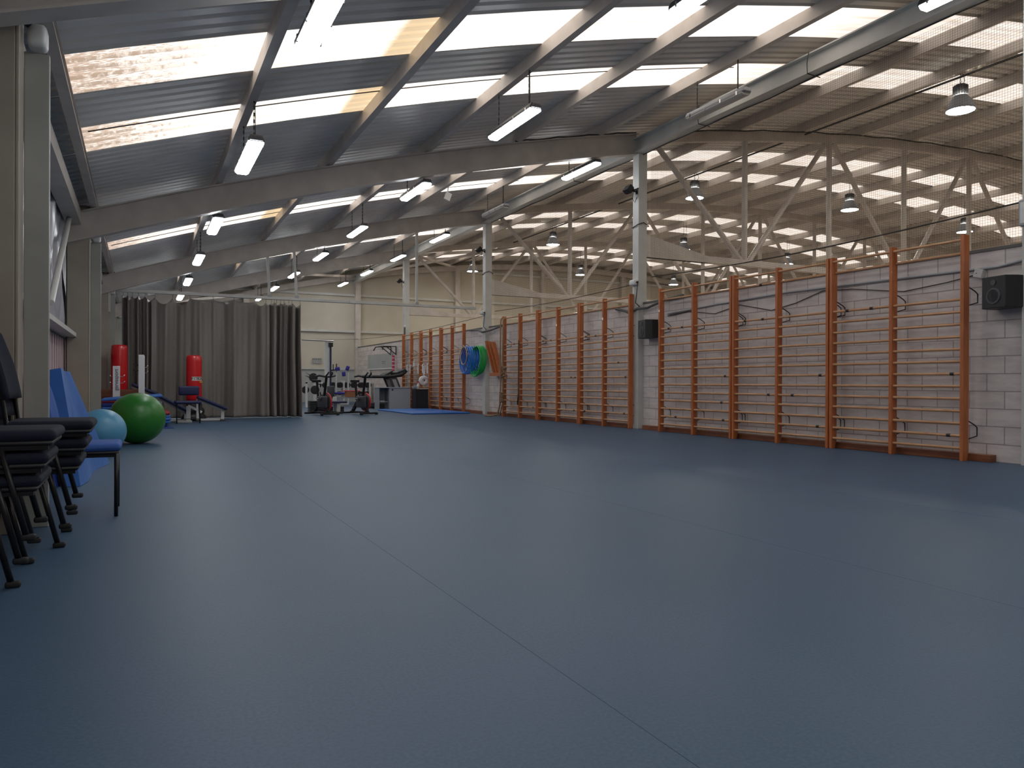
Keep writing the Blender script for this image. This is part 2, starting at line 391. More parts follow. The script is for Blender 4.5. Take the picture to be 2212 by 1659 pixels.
# purlins: C sections resting on the rafters
PXS = [-.54, 1.13, 2.80, 4.48, 6.2, 7.95, 9.68, 11.42, 13.3, 15.1, 16.9, 18.7, 20.5, 22.35, 24.2, 26.05, 27.9, 29.75, 31.55, 33.35, 35.1, 36.85, 38.6, 40.3, 41.9]
ordn = 'first second third fourth fifth sixth seventh eighth ninth tenth eleventh twelfth thirteenth fourteenth fifteenth sixteenth seventeenth eighteenth nineteenth twentieth twenty-first twenty-second twenty-third twenty-fourth twenty-fifth'.split()
for k, x in enumerate(PXS):
    wdt = .09 if x < 12 else .11
    z = zt(x)-.004; zz = zt(x-wdt)+.2
    p = [(x-wdt, z), (x, z), (x, z+.02), (x-.012, z+.02), (x-.012, z+.008), (x-wdt+.008, z+.008), (x-wdt+.008, zz-.012), (x-.01, zz-.012), (x-.01, zz-.004), (x-wdt, zz-.004)]
    st(MB().prism(p, Y0, Y1, 'y').build('purlin', STEEL), 'cream roof purlin running down the hall, %s from the left eave' % ordn[k], 'purlin', 'roof purlins')

# eave beam and left wall
def wall_box(name, x0, x1, y0, y1, z0, z1, m, label):
    return st(MB().box(x0, x1, y0, y1, z0, z1).build(name, m), label, 'wall')
st(MB().box(-.93, -.74, Y0, Y1, 3.12, 3.30).build('trim_6', STEEL), 'cream eave beam along the top of the left wall', 'beam')
wl = MB().box(-1.08, -.98, Y0, Y1, 0, 1.5)
for i in range(int((Y1-Y0)/.3)):
    yy = Y0+.3*i; wl.box(-.985, -.955, yy, yy+.12, .0, 1.5)
st(wl.build('wall_left', PINKWALL), 'pinkish ribbed lower left wall', 'wall')
st(MB().box(-1.14, -1.06, Y0, Y1, 1.5, 3.9).build('wall_left_upper', GREYWALL), 'upper left wall behind plastic sheeting', 'wall')
st(MB().box(-1.06, -.80, Y0, Y1, 1.525, 1.58).build('trim_7', STEELW), 'white horizontal ledge along the left wall', 'ledge')
# cloudy plastic sheeting hung in the openings
for k, (ya, yb) in enumerate(((5.6, 12.3), (12.7, 19.6), (20.1, 26.9), (-1.5, 4.9))):
    m_ = MB(); n = 90; vs = []
    for iz in range(9):
        z = 1.56+(3.25-1.56)*iz/8
        for i in range(n+1):
            y = ya+(yb-ya)*i/n
            vs.append((-.98+.045*math.sin(i*1.1+.5*math.sin(iz*.7))+.02*math.sin(i*.37+iz), y, z))
    m_.add(vs, [(a*(n+1)+i, a*(n+1)+i+1, (a+1)*(n+1)+i+1, (a+1)*(n+1)+i) for a in range(8) for i in range(n)], True)
    tag(m_.build('plastic_sheet', PLASTICSHEET, fixn=False), 'cloudy plastic sheeting hung in the left wall opening, %s bay from the camera' % ('first', 'second', 'third', 'nearest')[k], 'plastic sheet', 'plastic sheeting on the left wall')
for k, yb in enumerate((12.2, 19.6)):
    tag(MB().cyl((-.86, yb-2.6, 1.75), (-.86, yb-.3, 3.1), .035, n=10).build('wall_brace', STEELW), 'white diagonal brace tube in front of plastic sheeting, %s column' % ('second', 'third')[k], 'brace')

# back wall, far wall, outer right wall
def gable(y0, y1, m, name, label, x0=XL-.15, x1=XR+.15, z0=0):
    poly = [(x0, z0)]+[(x1, z0)]+[(x1+(x0-x1)*i/30, zt(x1+(x0-x1)*i/30)+.19) for i in range(31)]
    return st(MB().prism(poly, y0, y1, 'y').build(name, m), label, 'wall')
gable(Y1, Y1+.2, CREAMWALL, 'wall_far', 'cream panelled far wall')
gable(Y0-.2, Y0, CREAMWALL, 'wall_back', 'cream wall behind the camera')
st(MB().box(XR, XR+.2, Y0, Y1, 0, 3.6).build('wall_outer', CREAMWALL), 'cream outer wall of the right hall', 'wall')
st(MB().box(-.98, 8.9, Y1-.04, Y1, 0, 1.46).build('wall_far_lower', GREYWALL), 'pale grey lower band of the far wall', 'wall')
for k, (z, x0, x1) in enumerate(((3.2, -.98, 42), (4.85, 2.5, 41), (6.3, 12, 29))):
    st(MB().box(x0, x1, Y1-.10, Y1, z-.05, z+.05).build('trim_%d' % (8+k), STEELW), 'white horizontal rail on the far wall, %s up' % ('lowest', 'middle', 'highest')[k], 'wall rail')
st(MB().box(-.98, 8.75, Y1-.09, Y1-.04, 1.46, 1.53).build('trim_11', STEELW), 'white ledge on the far wall above the weights', 'ledge')
for k, x in enumerate((4.1, 8.93, 13.8, 18.5, 23.4, 28.2, 33)):
    st(MB().box(x-.12, x+.12, Y1-.26, Y1, 0, zt(x)).build('column', STEEL, bevel=.01), 'cream far wall column, %s from the left' % ordn[k], 'column', 'far wall columns')

# block wall between the halls
WX, WZ = 8.92, 2.46
st(MB().box(WX, WX+.2, Y0, Y1, 0, WZ).build('wall_right', BLOCK), 'painted concrete block partition wall', 'wall')
st(MB().box(WX-.012, WX+.21, Y0, Y1, WZ, WZ+.035).build('trim_12', PIPE), 'dark coping on top of the block wall', 'coping')
bl = MB()
for a, b_ in ((5.42, 12.16), (12.47, 19.5), (19.8, 26.8)): bl.box(WX-.12, WX-.001, a, b_, 0, .085)
st(bl.build('baseboard_right', BASEW, bevel=.004), 'dark wooden skirting beam along the block wall', 'baseboard')

# portal frames
for k, y in enumerate(FR):
    yl = y+.3 if k == 0 else y+.1
    nm = ('nearest', 'second', 'third', 'fourth')[k]
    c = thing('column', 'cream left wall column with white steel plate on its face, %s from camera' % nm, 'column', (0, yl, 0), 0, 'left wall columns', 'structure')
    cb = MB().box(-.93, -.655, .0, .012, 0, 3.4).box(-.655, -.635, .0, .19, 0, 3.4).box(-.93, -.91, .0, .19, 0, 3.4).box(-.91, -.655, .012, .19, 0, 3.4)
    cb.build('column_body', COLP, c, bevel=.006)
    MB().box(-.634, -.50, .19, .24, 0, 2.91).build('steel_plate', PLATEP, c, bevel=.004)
    j = thing('junction_box', 'round white junction box with cable on top of left column plate, %s from camera' % nm, 'junction box', (-.565, yl+.13, 2.93), 0, 'cable boxes on the left columns')
    MB().rbox(-.045, .06, -.05, .09, -.015, .125, .03).build('box_body', WHITE, j)
    MB().box(.02, .047, -.045, .02, .02, .08).build('cover', CHROME, j, bevel=.006)
    MB().cyl((-.03, -.05, .1), (-.075, -.09, .13), .022, n=10).build('cable_gland', BLACK, j)
    MB().tube([(-.005, -.02, .12), (.0, -.015, .22), (.04, -.02, .32), (.05, -.03, .5)], .009, 8).build('cable', CABLE, j)
    # curved rafter over the left hall
    r = MB(); n = 24; x0, x1 = -.93, 8.8
    for i in range(n):
        a, b_ = x0+(x1-x0)*i/n, x0+(x1-x0)*(i+1)/n
        for dz0, dz1, ya, yb in ((-.41, -.39, -.02, .16), (-.39, -.02, .062, .078), (-.02, 0, -.02, .16)):
            r.add([(a, ya, zt(a)+dz0), (b_, ya, zt(b_)+dz0), (b_, yb, zt(b_)+dz0), (a, yb, zt(a)+dz0),
                   (a, ya, zt(a)+dz1), (b_, ya, zt(b_)+dz1), (b_, yb, zt(b_)+dz1), (a, yb, zt(a)+dz1)],
                  [(3, 2, 1, 0), (4, 5, 6, 7), (0, 1, 5, 4), (2, 3, 7, 6)])
    st(r.build('beam', STEEL, loc=(0, y+.02, 0)), 'curved cream steel rafter over the left hall, %s from camera' % nm, 'beam', 'curved rafters')
    # middle column
    st(MB().box(8.80, 9.0, 0, .2, 0, 5.45).build('column', STEELW, loc=(0, y-(.1 if k == 0 else 0), 0), bevel=.006), 'white steel column standing in the block wall, %s from camera' % nm, 'column', 'columns in the block wall')
    # truss over the right hall
    t = thing('roof_truss', 'cream tubular roof truss over the right hall, %s from camera' % nm, 'roof truss', (0, y+.1, 0), 0, 'roof trusses', 'structure')
    m_ = MB(); n = 66; x0, x1 = 8.95, 41.9
    for i in range(n):
        a, b_ = x0+(x1-x0)*i/n, x0+(x1-x0)*(i+1)/n
        m_.add([(a, -.06, zt(a)-.2), (b_, -.06, zt(b_)-.2), (b_, .06, zt(b_)-.2), (a, .06, zt(a)-.2),
                (a, -.06, zt(a)), (b_, -.06, zt(b_)), (b_, .06, zt(b_)), (a, .06, zt(a))], [(3, 2, 1, 0), (4, 5, 6, 7), (0, 1, 5, 4), (2, 3, 7, 6)])
    m_.build('top_chord', STEEL, t)
    MB().box(8.95, 41.9, -.06, .06, 3.40, 3.54).prism([(9.0, 3.40), (10.6, 3.40), (10.6, 3.54), (9.0, 3.86)], -.055, .055).build('bottom_chord', STEEL, t, bevel=.01)
    nodes = [9.15, 11.62, 14.15, 16.7, 19.2, 21.8, 24.4, 26.9, 29.4, 31.9, 34.4, 36.9, 39.4, 41.7]
    for i, x in enumerate(nodes[1:], 1):
        MB().cyl((x, 0, 3.5), (x, 0, zt(x)-.18), .06, n=12).build('vertical_tube', STEEL, t)
    for i in range(len(nodes)-1):
        a, b_ = nodes[i], nodes[i+1]
        za, zb = (zt(a)-.18, 3.52) if i % 2 == 0 else (3.52, zt(b_)-.18)
        MB().cyl((a+.12, 0, za), (b_-.1, 0, zb), .055, n=12).build('diagonal_tube', STEEL, t)

# longitudinal girder over the columns
g = MB()
g.box(8.72, 8.95, Y0, Y1, 5.42, 5.44).box(8.72, 8.95, Y0, Y1, 5.69, 5.71).box(8.80, 8.83, Y0, Y1, 5.44, 5.69)
st(g.build('girder', STEELW), 'long white girder running over the block wall columns', 'girder')
# roof bracing in the last bay
for k, (a, b_) in enumerate((((8.9, 27.1), (13.8, 34.1)), ((13.8, 27.1), (8.9, 34.1)), ((-.6, 27.1), (4.1, 34.1)), ((4.1, 27.1), (8.8, 34.1)))):
    st(MB().bar((a[0], a[1], zt(a[0])-.12), (b_[0], b_[1], zt(b_[0])-.12), .09, .09).build('roof_brace', STEEL), 'cream diagonal roof brace in the last bay, %s' % ('left of the pair by the block wall', 'right of the pair by the block wall', 'by the left wall', 'in the middle of the left hall')[k], 'roof brace')
# rafter on the far wall
r = MB()
for i in range(60):
    a, b_ = XL+(XR-XL)*i/60, XL+(XR-XL)*(i+1)/60
    r.add([(a, 34.02, zt(a)-.25), (b_, 34.02, zt(b_)-.25), (b_, 34.2, zt(b_)-.25), (a, 34.2, zt(a)-.25), (a, 34.02, zt(a)), (b_, 34.02, zt(b_)), (b_, 34.2, zt(b_)), (a, 34.2, zt(a))],
          [(3, 2, 1, 0), (4, 5, 6, 7), (0, 1, 5, 4), (2, 3, 7, 6)])
st(r.build('beam', STEEL), 'curved rafter against the far wall', 'beam')

# ================================================================== LAMPS
def tube_lamp(on=True):
    """twin fluorescent batten in a sealed housing, along Y, origin = middle of the diffuser underside"""
    t = thing('fluorescent_lamp', '', 'ceiling lamp')
    Lh = .635
    h = MB().prism([(-.085, .07), (-.085, .045), (.085, .045), (.085, .07), (.06, .115), (-.06, .115)], -Lh, Lh)
    for s in (-1, 1): h.prism([(-.07, .05), (.07, .05), (.05, .10), (-.05, .10)], s*Lh, s*(Lh+.022))
    h.build('housing', DGREY if on else LGREY, t, bevel=.006)
    MB().prism([(-.082, .044), (.082, .044), (.078, .02), (.052, 0), (-.052, 0), (-.078, .02)], -Lh+.012, Lh-.012).build('diffuser', TUBEM if on else CLEAR, t, bevel=.004)
    for i in range(4):
        for s in (-1, 1):
            y = -Lh+.12+i*.345
            MB().box(s*.083-.006, s*.083+.006, y-.012, y+.012, .022, .075).build('clip', CHROME, t)
    return t
def chains(t, x, ya, yb, z0, z1):
    for y in (ya, yb):
        m_ = MB(); n = int((z1-z0)/.035)
        for i in range(n):
            z = z0+(i+.5)*(z1-z0)/n; a = .008
            if i % 2: m_.box(x-a, x+a, y-.0025, y+.0025, z-.02, z+.02)
            else: m_.box(x-.0025, x+.0025, y-a, y+a, z-.02, z+.02)
        if y == ya: m_.tube([(x+.012, y, z0), (x+.014, y+.004, (z0+z1)/2), (x+.01, y, z1)], .0045, 6)
        m_.build('chain', CABLE, t)
rows = [(1.10, 3.385, 'left'), (4.42, 4.27, 'middle'), (7.86, 5.07, 'right')]
ysl = [-3.4, .55, 4.35+.63, 8.36+.63, 12.32+.63, 16.35+.63, 20.2+.63, 24.15+.63, 28.1+.63, 31.9+.63]  # first two of each row are unseen, added for light
names = ['added unseen behind camera, farther', 'added unseen behind camera, nearer', 'nearest', 'second nearest', 'third nearest', 'fourth nearest', 'fifth nearest', 'sixth nearest', 'seventh nearest', 'farthest']
proto = {True: tube_lamp(True), False: tube_lamp(False)}; used = {True: False, False: False}
for ri, (x, zb, rn) in enumerate(rows):
    for k, y in enumerate(ysl):
        off = ri == 2 and k in (3, 5)
        if k == 9 and ri == 0: continue
        on = not off
        if k == 2 and ri == 0: y = 5.08
        if k == 4 and ri == 0: y += .22
        loc = (x, y, zb-(.055 if k == 2 and ri == 0 else 0))
        if not used[on]: t = proto[on]; t.location = loc; used[on] = True
        else: t = dup(proto[on], loc)
        for c in list(t.children):
            if c.name.startswith('chain'): bpy.data.objects.remove(c)
        t['label'] = ('lit' if on else 'unlit') + ' fluorescent batten lamp hanging in the %s row, %s' % (rn, names[k])
        t['group'] = 'fluorescent lamps over the left hall'
        ztop = zt(x+.09)-zb-.004
        chains(t, 0, -.45, .45, .112, ztop)

def bay_lamp():
    t = thing('high_bay_lamp', '', 'high bay lamp')
    MB().lathe([(.235, 0), (.24, .008), (.22, .06), (.18, .17), (.125, .25), (.12, .265), (.118, .262), (.12, .25), (.172, .17), (.212, .06), (.228, .008), (.235, 0)], n=40, caps=False).build('reflector', MGREY, t)
    g = MB().lathe([(.10, .26), (.10, .44), (.085, .47), (.001, .47)], n=28)
    for i in range(16):
        a = 2*PI*i/16; g.box(-.004, .004, .09, .125, .275, .45, T=Matrix.Rotation(a, 4, 'Z'))
    g.build('gear_housing', DGREY, t)
    MB().lathe([(.001, .0), (.224, .012), (.001, .013)], n=40).build('lens', BAYM, t)
    MB().tube([(.0, .0, .47), (0, 0, .50), (.025, 0, .53), (0, 0, .56), (-.02, 0, .53), (0, 0, .50)], .006, 6).build('hook', CHROME, t)
    return t
bp_ = None
bl_ = [(13.3, 1.4), (13.3, 8.72), (13.3, 16.0), (13.3, 23.7), (13.3, 31.0), (18.1, 7.8), (18.1, 15.1), (18.1, 22.4), (18.1, 29.7), (24.0, 8.2), (24.0, 15.6), (24.0, 23.1), (24, 30.5), (30, 15.5), (30, 8), (30, 23)]
for k, (x, y) in enumerate(bl_):
    loc = (x-.05, y, 5.82)
    if bp_ is None: bp_ = bay_lamp(); bp_.location = loc; t = bp_
    else: t = dup(bp_, loc)
    for c in list(t.children):
        if c.name.startswith('suspension'): bpy.data.objects.remove(c)
    top = zt(x)-5.82-.004
    MB().cyl((0, 0, .55), (0, 0, top), .006, n=6).tube([(.05, .02, .45), (.12, .05, .5), (.17, .04, .58), (.12, .02, top-.01), (.06, 0, top)], .006, 6).build('suspension', CABLE, t)
    rown = {13.3: 'row nearest the block wall', 18.1: 'second row from the block wall', 24.0: 'third row from the block wall', 30: 'fourth row from the block wall'}[x]
    same = [q for q in bl_ if q[0] == x]; same.sort(key=lambda q: q[1]); i = same.index((x, y))
    t['label'] = 'bell shaped high bay lamp, %s, %s from the camera end' % (rown, ordn[i]); t['group'] = 'high bay lamps of the right hall'
# conduit along the lamp purlin
tag(MB().cyl((13.33, Y0+.2, zt(13.3)-.03), (13.33, 34, zt(13.3)-.03), .022, n=8).build('conduit', CABLE), 'dark conduit running under the purlin above the nearest high bay lamps', 'conduit')

# ================================================================== NET AND ROPES
def net(ya, yb, z0, z1, p, r, label):
    m_ = MB(); x = 9.06
    n = int((yb-ya)/p)
    for i in range(n+1):
        y = ya+(yb-ya)*i/n; m_.box(x-r, x+r, y-r, y+r, z0, z1)
    n = int((z1-z0)/p)
    for i in range(n+1):
        z = z0+(z1-z0)*i/n; m_.box(x-r, x+r, ya, yb, z-r, z+r)
    return tag(m_.build('protective_net', NETM, fixn=False), label, 'net', 'nets above the block wall')
net(2.0, 12.25, WZ+.08, 5.42, .032, .0008, 'fine mesh protective net above the block wall in the nearest bay')
net(12.5, 19.6, WZ+.08, 5.42, .05, .0009, 'fine mesh protective net above the block wall between the first two visible columns')
def ropeline(name, pts, r, m_, label, cat='rope'):
    return tag(MB().tube(pts, r, 6).build(name, m_), label, cat)
ropeline('net_rope', [(9.0+i*.5, 12.27, zt(9.0+i*.5)-.005+.012*math.sin(i*2.3)) for i in range(34)], .016, CABLE, 'dark rope lacing along the top of the nearest full truss', 'rope')
ropeline('net_rope', [(8.9+.01*math.sin(i), 2+i*.5, 5.405+.008*math.sin(i*1.7)) for i in range(36)], .009, CABLE, 'dark rope lacing along the underside of the white girder', 'rope')
ropeline('tension_cable', [(9.08, y, 3.0-.09*math.sin(PI*(y-5.1)/7.15)) for y in [5.15+7.1*i/16 for i in range(17)]], .010, CABLE, 'steel tension cable stretched above the block wall in the nearest bay', 'cable')
ropeline('tension_cable', [(9.08, y, 2.93-.06*math.sin(PI*(y-12.5)/7.1)) for y in [12.5+7.1*i/14 for i in range(15)]], .008, CABLE, 'steel tension cable stretched above the block wall in the second bay', 'cable')
ropeline('tension_cable', [(9.02, y, 2.85-.12*math.sin(PI*(y-19.8)/14.2)) for y in [19.80+14.25*i/16 for i in range(17)]], .008, CABLE, 'steel tension cable sagging above the far end of the block wall', 'cable')
ropeline('tension_cable', [(x, 34.03, 2.86-.09*math.sin(PI*(x-4.1)/4.85)) for x in [4.1+4.85*i/14 for i in range(15)]], .007, CABLE, 'thin cable strung in front of the far wall', 'cable')
for k, y in enumerate(FR[1:3]):
    ropeline('column_tie', [(8.78, y-.02, 4.02), (8.79, y+.22, 3.98), (9.02, y+.22, 4.0), (9.03, y-.02, 4.0), (8.9, y-.03, 4.06), (8.79, y-.02, 4.02)], .009, CABLE, 'dark cable tied round the white column, %s from camera' % ('second', 'third')[k], 'cable')
for k, (y) in enumerate((8.0, 10.4, 14.6)):
    ropeline('girder_tie', [(8.70, y, 5.72), (8.69, y+.02, 5.55), (8.71, y+.03, 5.41), (8.97, y+.03, 5.40)], .007, CABLE, 'cable tie looped round the white girder, %s from camera' % ordn[k], 'cable')
for k, y in enumerate((9.33, 16.95, 24.6)):
    ropeline('roof_cable', [(-.5+i*.3, y, zt(-.5+i*.3)+.188) for i in range(31)], .007, CABLE, 'thin dark cable running across under the skylights, %s from camera' % ordn[k], 'cable')
# cable lacing on top of the second rafter
ropeline('rafter_cable', [(6.1+i*.22, 12.31, zt(6.1+i*.22)+.015+.01*math.sin(i*2)) for i in range(13)], .014, CABLE, 'black cable clipped along the top edge of the second rafter', 'cable')

# ================================================================== WALL BARS
BX = 8.67
RZ = [.145+.1465*i for i in range(13)]+[2.45, 2.60]
tapes = {0: [(1, 12, .3), (1, 12, .75), (0, 6, .1), (0, 1, .15)], 1: [(1, 4, .15), (0, 4, .7), (1, 13, .4)], 2: [(1, 1, .5), (0, 3, .2)], 3: [(1, 1, .8), (0, 8, .4)], 4: [(0, 6, .3)], 5: [], 6: [], 7: [], 8: []}
def wall_bars():
    """two-bay ladder; local y 0..1.93, x 0 = front of the posts, origin on the floor"""
    t = thing('wall_bars', '', 'wall bars')
    for y in (0, .945, 1.885):
        p = MB().prism([(0, 0), (.075, 0), (.105, .12), (.105, 2.66), (.02, 2.66), (0, 2.66)], y, y+.045)
        p.build('post', WOODP, t, bevel=.004)
    for s in (0, 1):
        y0 = .046+s*.945 if s == 0 else .99
        for k, z in enumerate(RZ):
            x = .035 if k < 13 else (.075 if k == 13 else .03)
            MB().cyl((x, y0, z), (x, y0+.895, z), .0175, n=10).build('rung', RUNGW, t)
    for y in (.0225, .9675, 1.9075):
        for z in (2.0, .42):
            m_ = MB().tube([(.10, y, z+.06), (.20, y-.03, z), (.248, y-.03, z-.03), (.248, y-.03, z-.13), (.10, y, z-.17)], .007, 6)
            m_.build('bracket', BLACKM, t)
    return t
starts = [5.68, 7.63, 9.58, 12.44, 14.39, 16.34, 21.03, 22.98, 24.93]
gl = ['nearest group', 'middle group', 'farthest group']; pl = ['near end', 'middle', 'far end']
wb = wall_bars()
for k, y in enumerate(starts):
    t = wb if k == 0 else dup(wb, (BX, y, 0))
    t.location = (BX, y-.045+.02, 0)
    t['label'] = 'orange wooden wall bars with pale rungs, %s ladder of the %s' % (pl[k % 3], gl[k//3]); t['group'] = 'wall bars along the block wall'
    rungs = [c for c in t.children if c.name.startswith('rung')]; rungs.sort(key=lambda o: o.name)
    for s, r_, f_ in tapes[k]:
        ru = rungs[s*15+r_] if len(rungs) == 30 else None
        if ru:
            x = .035 if r_ < 13 else (.075 if r_ == 13 else .03); z = RZ[r_]; yy = (.046 if s == 0 else .99)+f_*.85
            MB().cyl((x, yy, z), (x, yy+.05, z), .0205, n=10).build('black_tape', BLACK, ru)

# ================================================================== THINGS ON THE BLOCK WALL AND COLUMNS
def speaker(y0, y1, z0, z1, rz, label):
    t = thing('loudspeaker', label, 'loudspeaker', (8.78, (y0+y1)/2, z0), rz, 'black loudspeakers on the block wall')
    w_, h_ = (y1-y0)/2, z1-z0
    MB().prism([(-.15, -w_*.8), (-.15, w_*.8), (-.02, w_), (.10, w_), (.10, -w_), (-.02, -w_)], 0, h_, 'z').build('cabinet', BLACK, t, bevel=.008)
    MB().cyl((-.152, 0, h_*.38), (-.158, 0, h_*.38), h_*.26, h_*.25, n=28).cyl((-.158, 0, h_*.38), (-.150, 0, h_*.38), h_*.2, h_*.05, n=28).build('woofer', DGREY, t)
    MB().cyl((-.152, 0, h_*.80), (-.157, 0, h_*.80), h_*.09, n=20).build('tweeter', DGREY, t)
    MB().cyl((.10, 0, h_*.5), (.16, 0, h_*.5), .02).box(.135, .145, -.05, .05, h_*.3, h_*.7).build('wall_bracket', BLACKM, t)
    return t
speaker(5.07, 5.45, 1.76, 2.12, -.2, 'black loudspeaker on the block wall near the right edge')
speaker(11.72, 12.14, 1.76, 2.11, -.2, 'smaller looking black loudspeaker beside the second white column')
t = thing('wall_box', 'tilted white junction box beside the near loudspeaker', 'junction box', (8.88, 5.62, 2.16))
MB().box(-.03, .035, -.05, .05, 0, .10, T=Matrix.Rotation(.3, 4, 'X')).build('box_body', WHITE, t, bevel=.005)
MB().cyl((-.032, 0, .05), (-.036, 0, .05), .006, n=8).build('screw', CHROME, t)
ropeline('wall_conduit', [(8.90, 3.0, 2.55), (8.90, 4.8, 2.42), (8.9, 5.1, 2.30), (8.9, 5.4, 2.26), (8.9, 6.7, 2.28), (8.9, 8.6, 2.30), (8.9, 10.2, 2.26), (8.9, 11.5, 2.2)], .016, LGREY, 'thin grey conduit running along the block wall near its top', 'conduit')
ropeline('wall_cable', [(8.9, 5.65, 2.2), (8.89, 6.0, 2.15), (8.89, 6.6, 2.10), (8.89, 7.4, 2.22), (8.9, 7.9, 2.25), (8.9, 8.4, 2.12), (8.9, 8.9, 2.05), (8.9, 9.6, 2.20), (8.9, 10.2, 2.10), (8.9, 10.9, 2.2), (8.9, 11.5, 2.16)], .007, CABLE, 'black loudspeaker cable looping along the block wall', 'cable')
ropeline('lagged_pipe', [(8.83, 12.05, 2.36), (8.8, 12.3, 2.37), (8.78, 12.45, 2.33), (8.80, 12.6, 2.30), (8.86, 12.8, 2.36), (8.88, 13.2, 2.44)], .028, PIPE, 'grey lagged pipe passing in front of the second white column', 'pipe')
ropeline('lagged_pipe', [(8.86, 11.0, 2.50), (8.85, 11.5, 2.47), (8.83, 12.05, 2.36)], .026, PIPE, 'grey lagged pipe end resting on the block wall coping', 'pipe')
ropeline('lagged_pipe', [(8.88, 18.6, 2.46), (8.80, 19.3, 2.36), (8.77, 19.8, 2.34), (8.84, 20.2, 2.42), (8.89, 21.0, 2.47)], .026, PIPE, 'grey lagged pipe passing in front of the third white column', 'pipe')
for k, (y, nm) in enumerate(((12.3, 'second'), (19.64, 'third'))):
    t = thing('emergency_light', 'white emergency light box with hanging cable on the %s white column' % nm, 'emergency light', (8.80, y+.1, 2.86))
    MB().rbox(-.09, 0, -.1, .1, -.035, .08, .03).build('box_body', WHITE, t)
    MB().cyl((-.04, -.1, .02), (-.04, -.14, .02), .018, n=10).build('cable_gland', BLACK, t)
    MB().tube([(-.04, -.13, .02), (-.04, -.10, -.2), (-.05, -.08, -.38), (.02, -.12, -.46)], .009, 8).build('cable', CABLE, t)
    MB().box(-.004, 0, .02, .08, -.42, -.06).build('label_strip', WHITE, t)
    text('print', ':::::::', .07, TXT, t, (-.006, .05, -.24), (PI/2, PI/2, -PI/2))
for k, (y, z) in enumerate(((12.3, 4.66), (19.64, 4.62), (26.98, 4.60))):
    t = thing('floodlight', 'small black floodlight clamped to the white column, %s from camera' % ('second', 'third', 'fourth')[k], 'floodlight', (8.79, y+.05, z), 0, 'floodlights on the white columns')
    MB().box(-.01, 0, -.03, .03, -.04, .04).cyl((0, 0, 0), (-.12, 0, .02), .015).cyl((-.08, -.16, .03), (-.08, .1, .03), .014).build('bracket', BLACKM, t)
    T = Matrix.Translation((-.15, .08, .06)) @ Matrix.Rotation(.7, 4, 'Y')
    m_ = MB().box(-.05, .05, -.09, .09, -.07, .07, T=T)
    for i in range(5): m_.box(.05, .075, -.08+.036*i, -.068+.036*i, -.06, .06, T=T)
    m_.build('lamp_head', BLACK, t, bevel=.008)
    MB().tube([(-.08, 0, .0), (-.07, .04, -.14), (-.03, .02, -.20), (-.0, .0, -.1)], .006, 6).build('cable', CABLE, t)
t = thing('electrical_box', 'grey white electrical box on the nearest column at the right edge', 'electrical box', (8.80, 4.93, 2.64))
MB().box(-.12, 0, -.06, .12, 0, .29).build('box_body', LGREY, t, bevel=.012)
MB().box(-.124, -.12, -.04, .10, .03, .26).build('cover', WHITE, t, bevel=.002)
MB().tube([(-.05, .0, 0), (-.04, .02, -.12), (.03, .02, -.25), (.08, .05, -.34)], .016, 8).build('cable', CABLE, t)
t = thing('spotlight', 'small white square spotlight hanging from a purlin between the second and third rafters', 'spotlight', (6.15, 15.85, 4.98))
MB().box(-.07, .07, -.03, .03, -.02, .16, T=Matrix.Rotation(.35, 4, 'Y')).build('lamp_head', WHITE, t, bevel=.01)
MB().cyl((.02, 0, .14), (.03, 0, zt(6.15)-4.98), .012).build('bracket', WHITE, t)
# loudspeaker at the very top right edge
t = thing('ceiling_speaker', 'dark box hanging below the roof at the top right corner', 'loudspeaker', (9.6, 5.35, 5.0))
MB().box(-.1, .1, -.1, .1, 0, .35).build('cabinet', BLACK, t, bevel=.01)
MB().cyl((0, 0, .35), (0, 0, zt(9.6)-5.0), .012).build('bracket', BLACKM, t)

# hoops hanging on two pegs
pegs = [(20.45, 1.93), (19.95, 1.93)]
for k, (y, z) in enumerate(pegs):
    t = thing('wall_peg', 'white wall peg holding the %s hoops' % ('blue and yellow', 'green')[k], 'peg', (8.9, y, z), 0, 'hoop pegs')
    MB().rbox(-.03, .015, -.04, .04, -.06, .06, .01).build('base_plate', WHITE, t)
    MB().cyl((-.03, 0, 0), (-.42 if k == 0 else -.30, 0, .0), .014).cyl((-.42 if k == 0 else -.30, 0, 0), (-.44 if k == 0 else -.32, 0, .06), .014).build('arm', WHITE, t)
def hoop(x, y, ztop, R, m_, r, tilt, label, cat, grp, sq=1.0):
    t = MB().tube([(R*math.cos(a)*math.sin(tilt)*.25, R*sq*math.sin(a), R*math.cos(a)) for a in [2*PI*i/48 for i in range(48)]], r, 8, True).build('hoop', m_, loc=(x, y, ztop-R))
    return tag(t, label, cat, grp)
hn = ordn
for k in range(13):
    hoop(8.50+.0285*k, 20.45-.012*k, 1.945, .385+.006*(k % 3), HOOPB, .0155, .2+.3*(k % 2), 'blue plastic hoop hanging on the peg, %s counted from the room side' % hn[k], 'hoop', 'blue hoops on the peg', .93)
for k in range(6):
    hoop(8.62+.034*k, 19.93-.015*k, 1.945, .44-.01*k, HOOPG, .017, .3, 'green plastic hoop hanging behind the blue ones, %s counted from the room side' % hn[k], 'hoop', 'green hoops on the peg', .8)
hoop(8.475, 20.45, 1.945, .26, HOOPY, .012, .1, 'small yellow hoop hanging in front of the blue hoops', 'hoop', None, .9)

